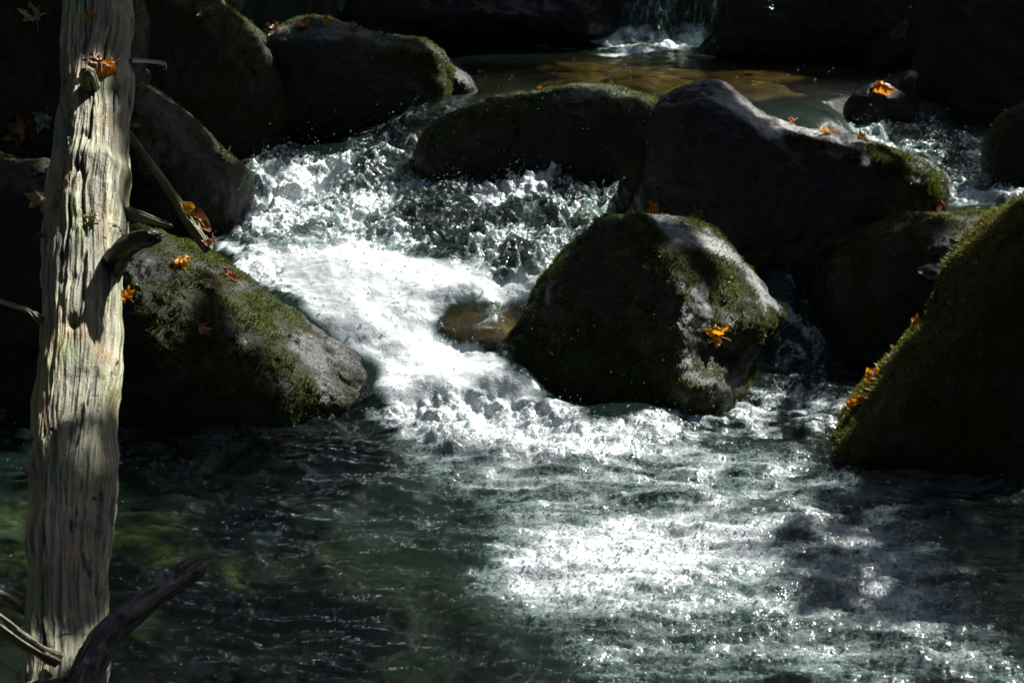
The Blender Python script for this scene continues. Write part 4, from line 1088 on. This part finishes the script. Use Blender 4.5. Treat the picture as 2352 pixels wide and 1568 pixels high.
# unseen tree added to shade the stream, its leaves placed sunward of each region
SHADE = [  # (region of the photograph to be kept in shade, how densely)
 ([(270,-20),(2400,-20),(2400,115),(1900,130),(1640,90),(1000,90),(800,40),(600,30),(300,200)], 1.0),
 ([(270,-20),(470,-20),(640,160),(655,380),(560,530),(480,510),(420,440),(290,500)], .8),
 ([(620,130),(900,150),(1000,180),(1040,290),(960,340),(840,300),(700,360),(680,200)], .8),
 ([(-60,-40),(130,-40),(100,400),(60,900),(40,1040),(-60,1040)], 1.0),
 ([(960,260),(1250,235),(1540,270),(1560,320),(1450,330),(1200,360),(960,420)], .8),
 ([(1240,110),(2000,110),(1900,135),(1500,135)], .6),
 ([(2150,120),(2400,100),(2400,400),(2260,420),(2180,400),(2150,330),(2090,330),(2010,310),(2100,250)], .9),
 ([(1880,610),(2060,540),(2200,510),(2120,640),(2020,760),(1920,880),(1860,960),(1820,1000),(1790,980),(1785,920),(1850,880),(1840,800),(1860,700),(1830,640)], .85),
 ([(2400,470),(2300,560),(2240,640),(2195,740),(2125,810),(2045,905),(1940,1035),(1905,1095),(2000,1200),(2500,1250),(2500,600)], 1.0),
 ([(1835,1090),(1850,1180),(1760,1290),(1800,1380),(1950,1420),(2400,1440),(2450,1180),(2000,1100)], .62),
 ([(240,960),(700,985),(850,1010),(880,1100),(700,1180),(500,1130),(240,1120)], .85),
 ([(240,1120),(500,1130),(760,1220),(960,1330),(1150,1500),(1200,1600),(560,1600),(200,1600),(250,1300)], .5),
 ([(30,1110),(260,1110),(260,1420),(180,1450),(30,1400)], .85),
 ([(215,1440),(300,1380),(490,1270),(500,1310),(330,1420),(230,1560),(210,1560)], 1.0),
 ([(130,-60),(320,-60),(310,90),(140,90)], .5),
 ([(1470,340),(1545,240),(1580,246),(1645,305),(1720,358),(1850,368),(1960,388),(1950,450),(1500,450)], 1.0),
 ([(1290,640),(1380,545),(1450,515),(1490,570),(1495,650),(1500,950),(1200,950),(1180,800)], .9),
]
def poly_pick(poly, n):
    poly = np.array(poly, float); lo, hi = poly.min(0), poly.max(0); out = []
    while len(out) < n:
        q = rng.uniform(lo, hi, (n * 2, 2)); k = pmask(q[:, 0], q[:, 1], poly, .5) > .5
        out += q[k].tolist()
    return np.array(out[:n])
def surface_at(q):
    u, v = q[:, 0], q[:, 1]; z = np.full(len(q), .3)
    for _ in range(14):
        p = at_height(u, v, z); z = .6 * z + .4 * water_base(p[:, 0], p[:, 1])
    dw = np.minimum(depth_of(v, z), 14)
    R1 = at_depth(u, v, 1.0) - CP; L = np.linalg.norm(R1, axis=1); o0 = Vector(CP)
    for i in range(len(q)):
        hit, n, idx, dist = BVH.ray_cast(o0, Vector(R1[i] / L[i]))
        if hit is not None: dw[i] = min(dw[i], dist / L[i])
    return at_depth(u, v, dw)
def build_canopy():
    pts = []; anchors = []
    for poly, dens in SHADE:
        if dens <= 0: continue
        q = poly_pick(poly, 200); P = surface_at(q)
        # area across the sun's rays, from the spread of the samples
        sv = np.array(sdir); a1 = np.cross(sv, [0, 0, 1]); a1 /= np.linalg.norm(a1); a2 = np.cross(sv, a1)
        c = np.stack([P @ a1, P @ a2], -1); ar = 12 * math.sqrt(max(np.linalg.det(np.cov(c.T)), 1e-4))
        n = int(min(3200, ar * 950 * dens))
        P2 = surface_at(poly_pick(poly, n))
        t = (5.2 + 1.5 * rng.random(n) - P2[:, 2]) / sdir.z
        pts += (P2 + sv * t[:, None]).tolist()
        anchors.append(np.mean(P, 0) + sv * 7.6)
    p = np.array(pts); n = len(p)
    root = bpy.data.objects.new('added_shade_tree', None); COL.objects.link(root)
    base = np.array([9.5, 12.5, float(bed_z(np.array([9.5]), np.array([12.5]))[0]) - .1]); root.location = base
    tag(root, 'unseen tree on the right bank added to shade parts of the stream', 'tree')
    a = rng.normal(size=(n, 3)); a[:, 2] *= .6; a /= np.linalg.norm(a, axis=1)[:, None]
    bb = np.cross(a, rng.normal(size=(n, 3)) * .5 + np.array(sdir)); bb /= np.linalg.norm(bb, axis=1)[:, None]
    sz = (.045 + .03 * rng.random(n))[:, None]
    V = np.stack([p - a * sz, p - a * sz * .2 + bb * sz * .8, p + a * sz, p - a * sz * .2 - bb * sz * .8], 1).reshape(-1, 3) - base
    link('crown', mesh_np('crown', V, np.arange(4 * n).reshape(-1, 4), M_LEAFC, False), (0, 0, 0), root)
    def limb(P, r0, r1, name):
        C = interp_path(P, 26); T, A, Bn = frames(C); th = np.linspace(0, 2 * math.pi, 10, endpoint=False); rr = np.linspace(r0, r1, 26)
        Vl = (C[:, None] + A[:, None] * (np.cos(th)[None] * rr[:, None])[..., None] + Bn[:, None] * (np.sin(th)[None] * rr[:, None])[..., None]).reshape(-1, 3) - base
        link(name, mesh_np(name, Vl, grid_faces(26, 10, True), M_BARK), (0, 0, 0), root)
    top = base + np.array([.3, -.6, 8.2])
    limb([base, base + np.array([.1, 0, 4]), top], .26, .14, 'trunk')
    for k, an in enumerate(anchors):
        st_ = base + np.array([.2, -.3, 5.2 + .15 * k]); mid = .5 * (st_ + an) + np.array([0, 0, 1.2])
        an2 = an + np.array([0, 0, 1.0])
        limb([st_, mid, an2], .03, .006, 'limb')
    return n
print('canopy leaves', build_canopy())
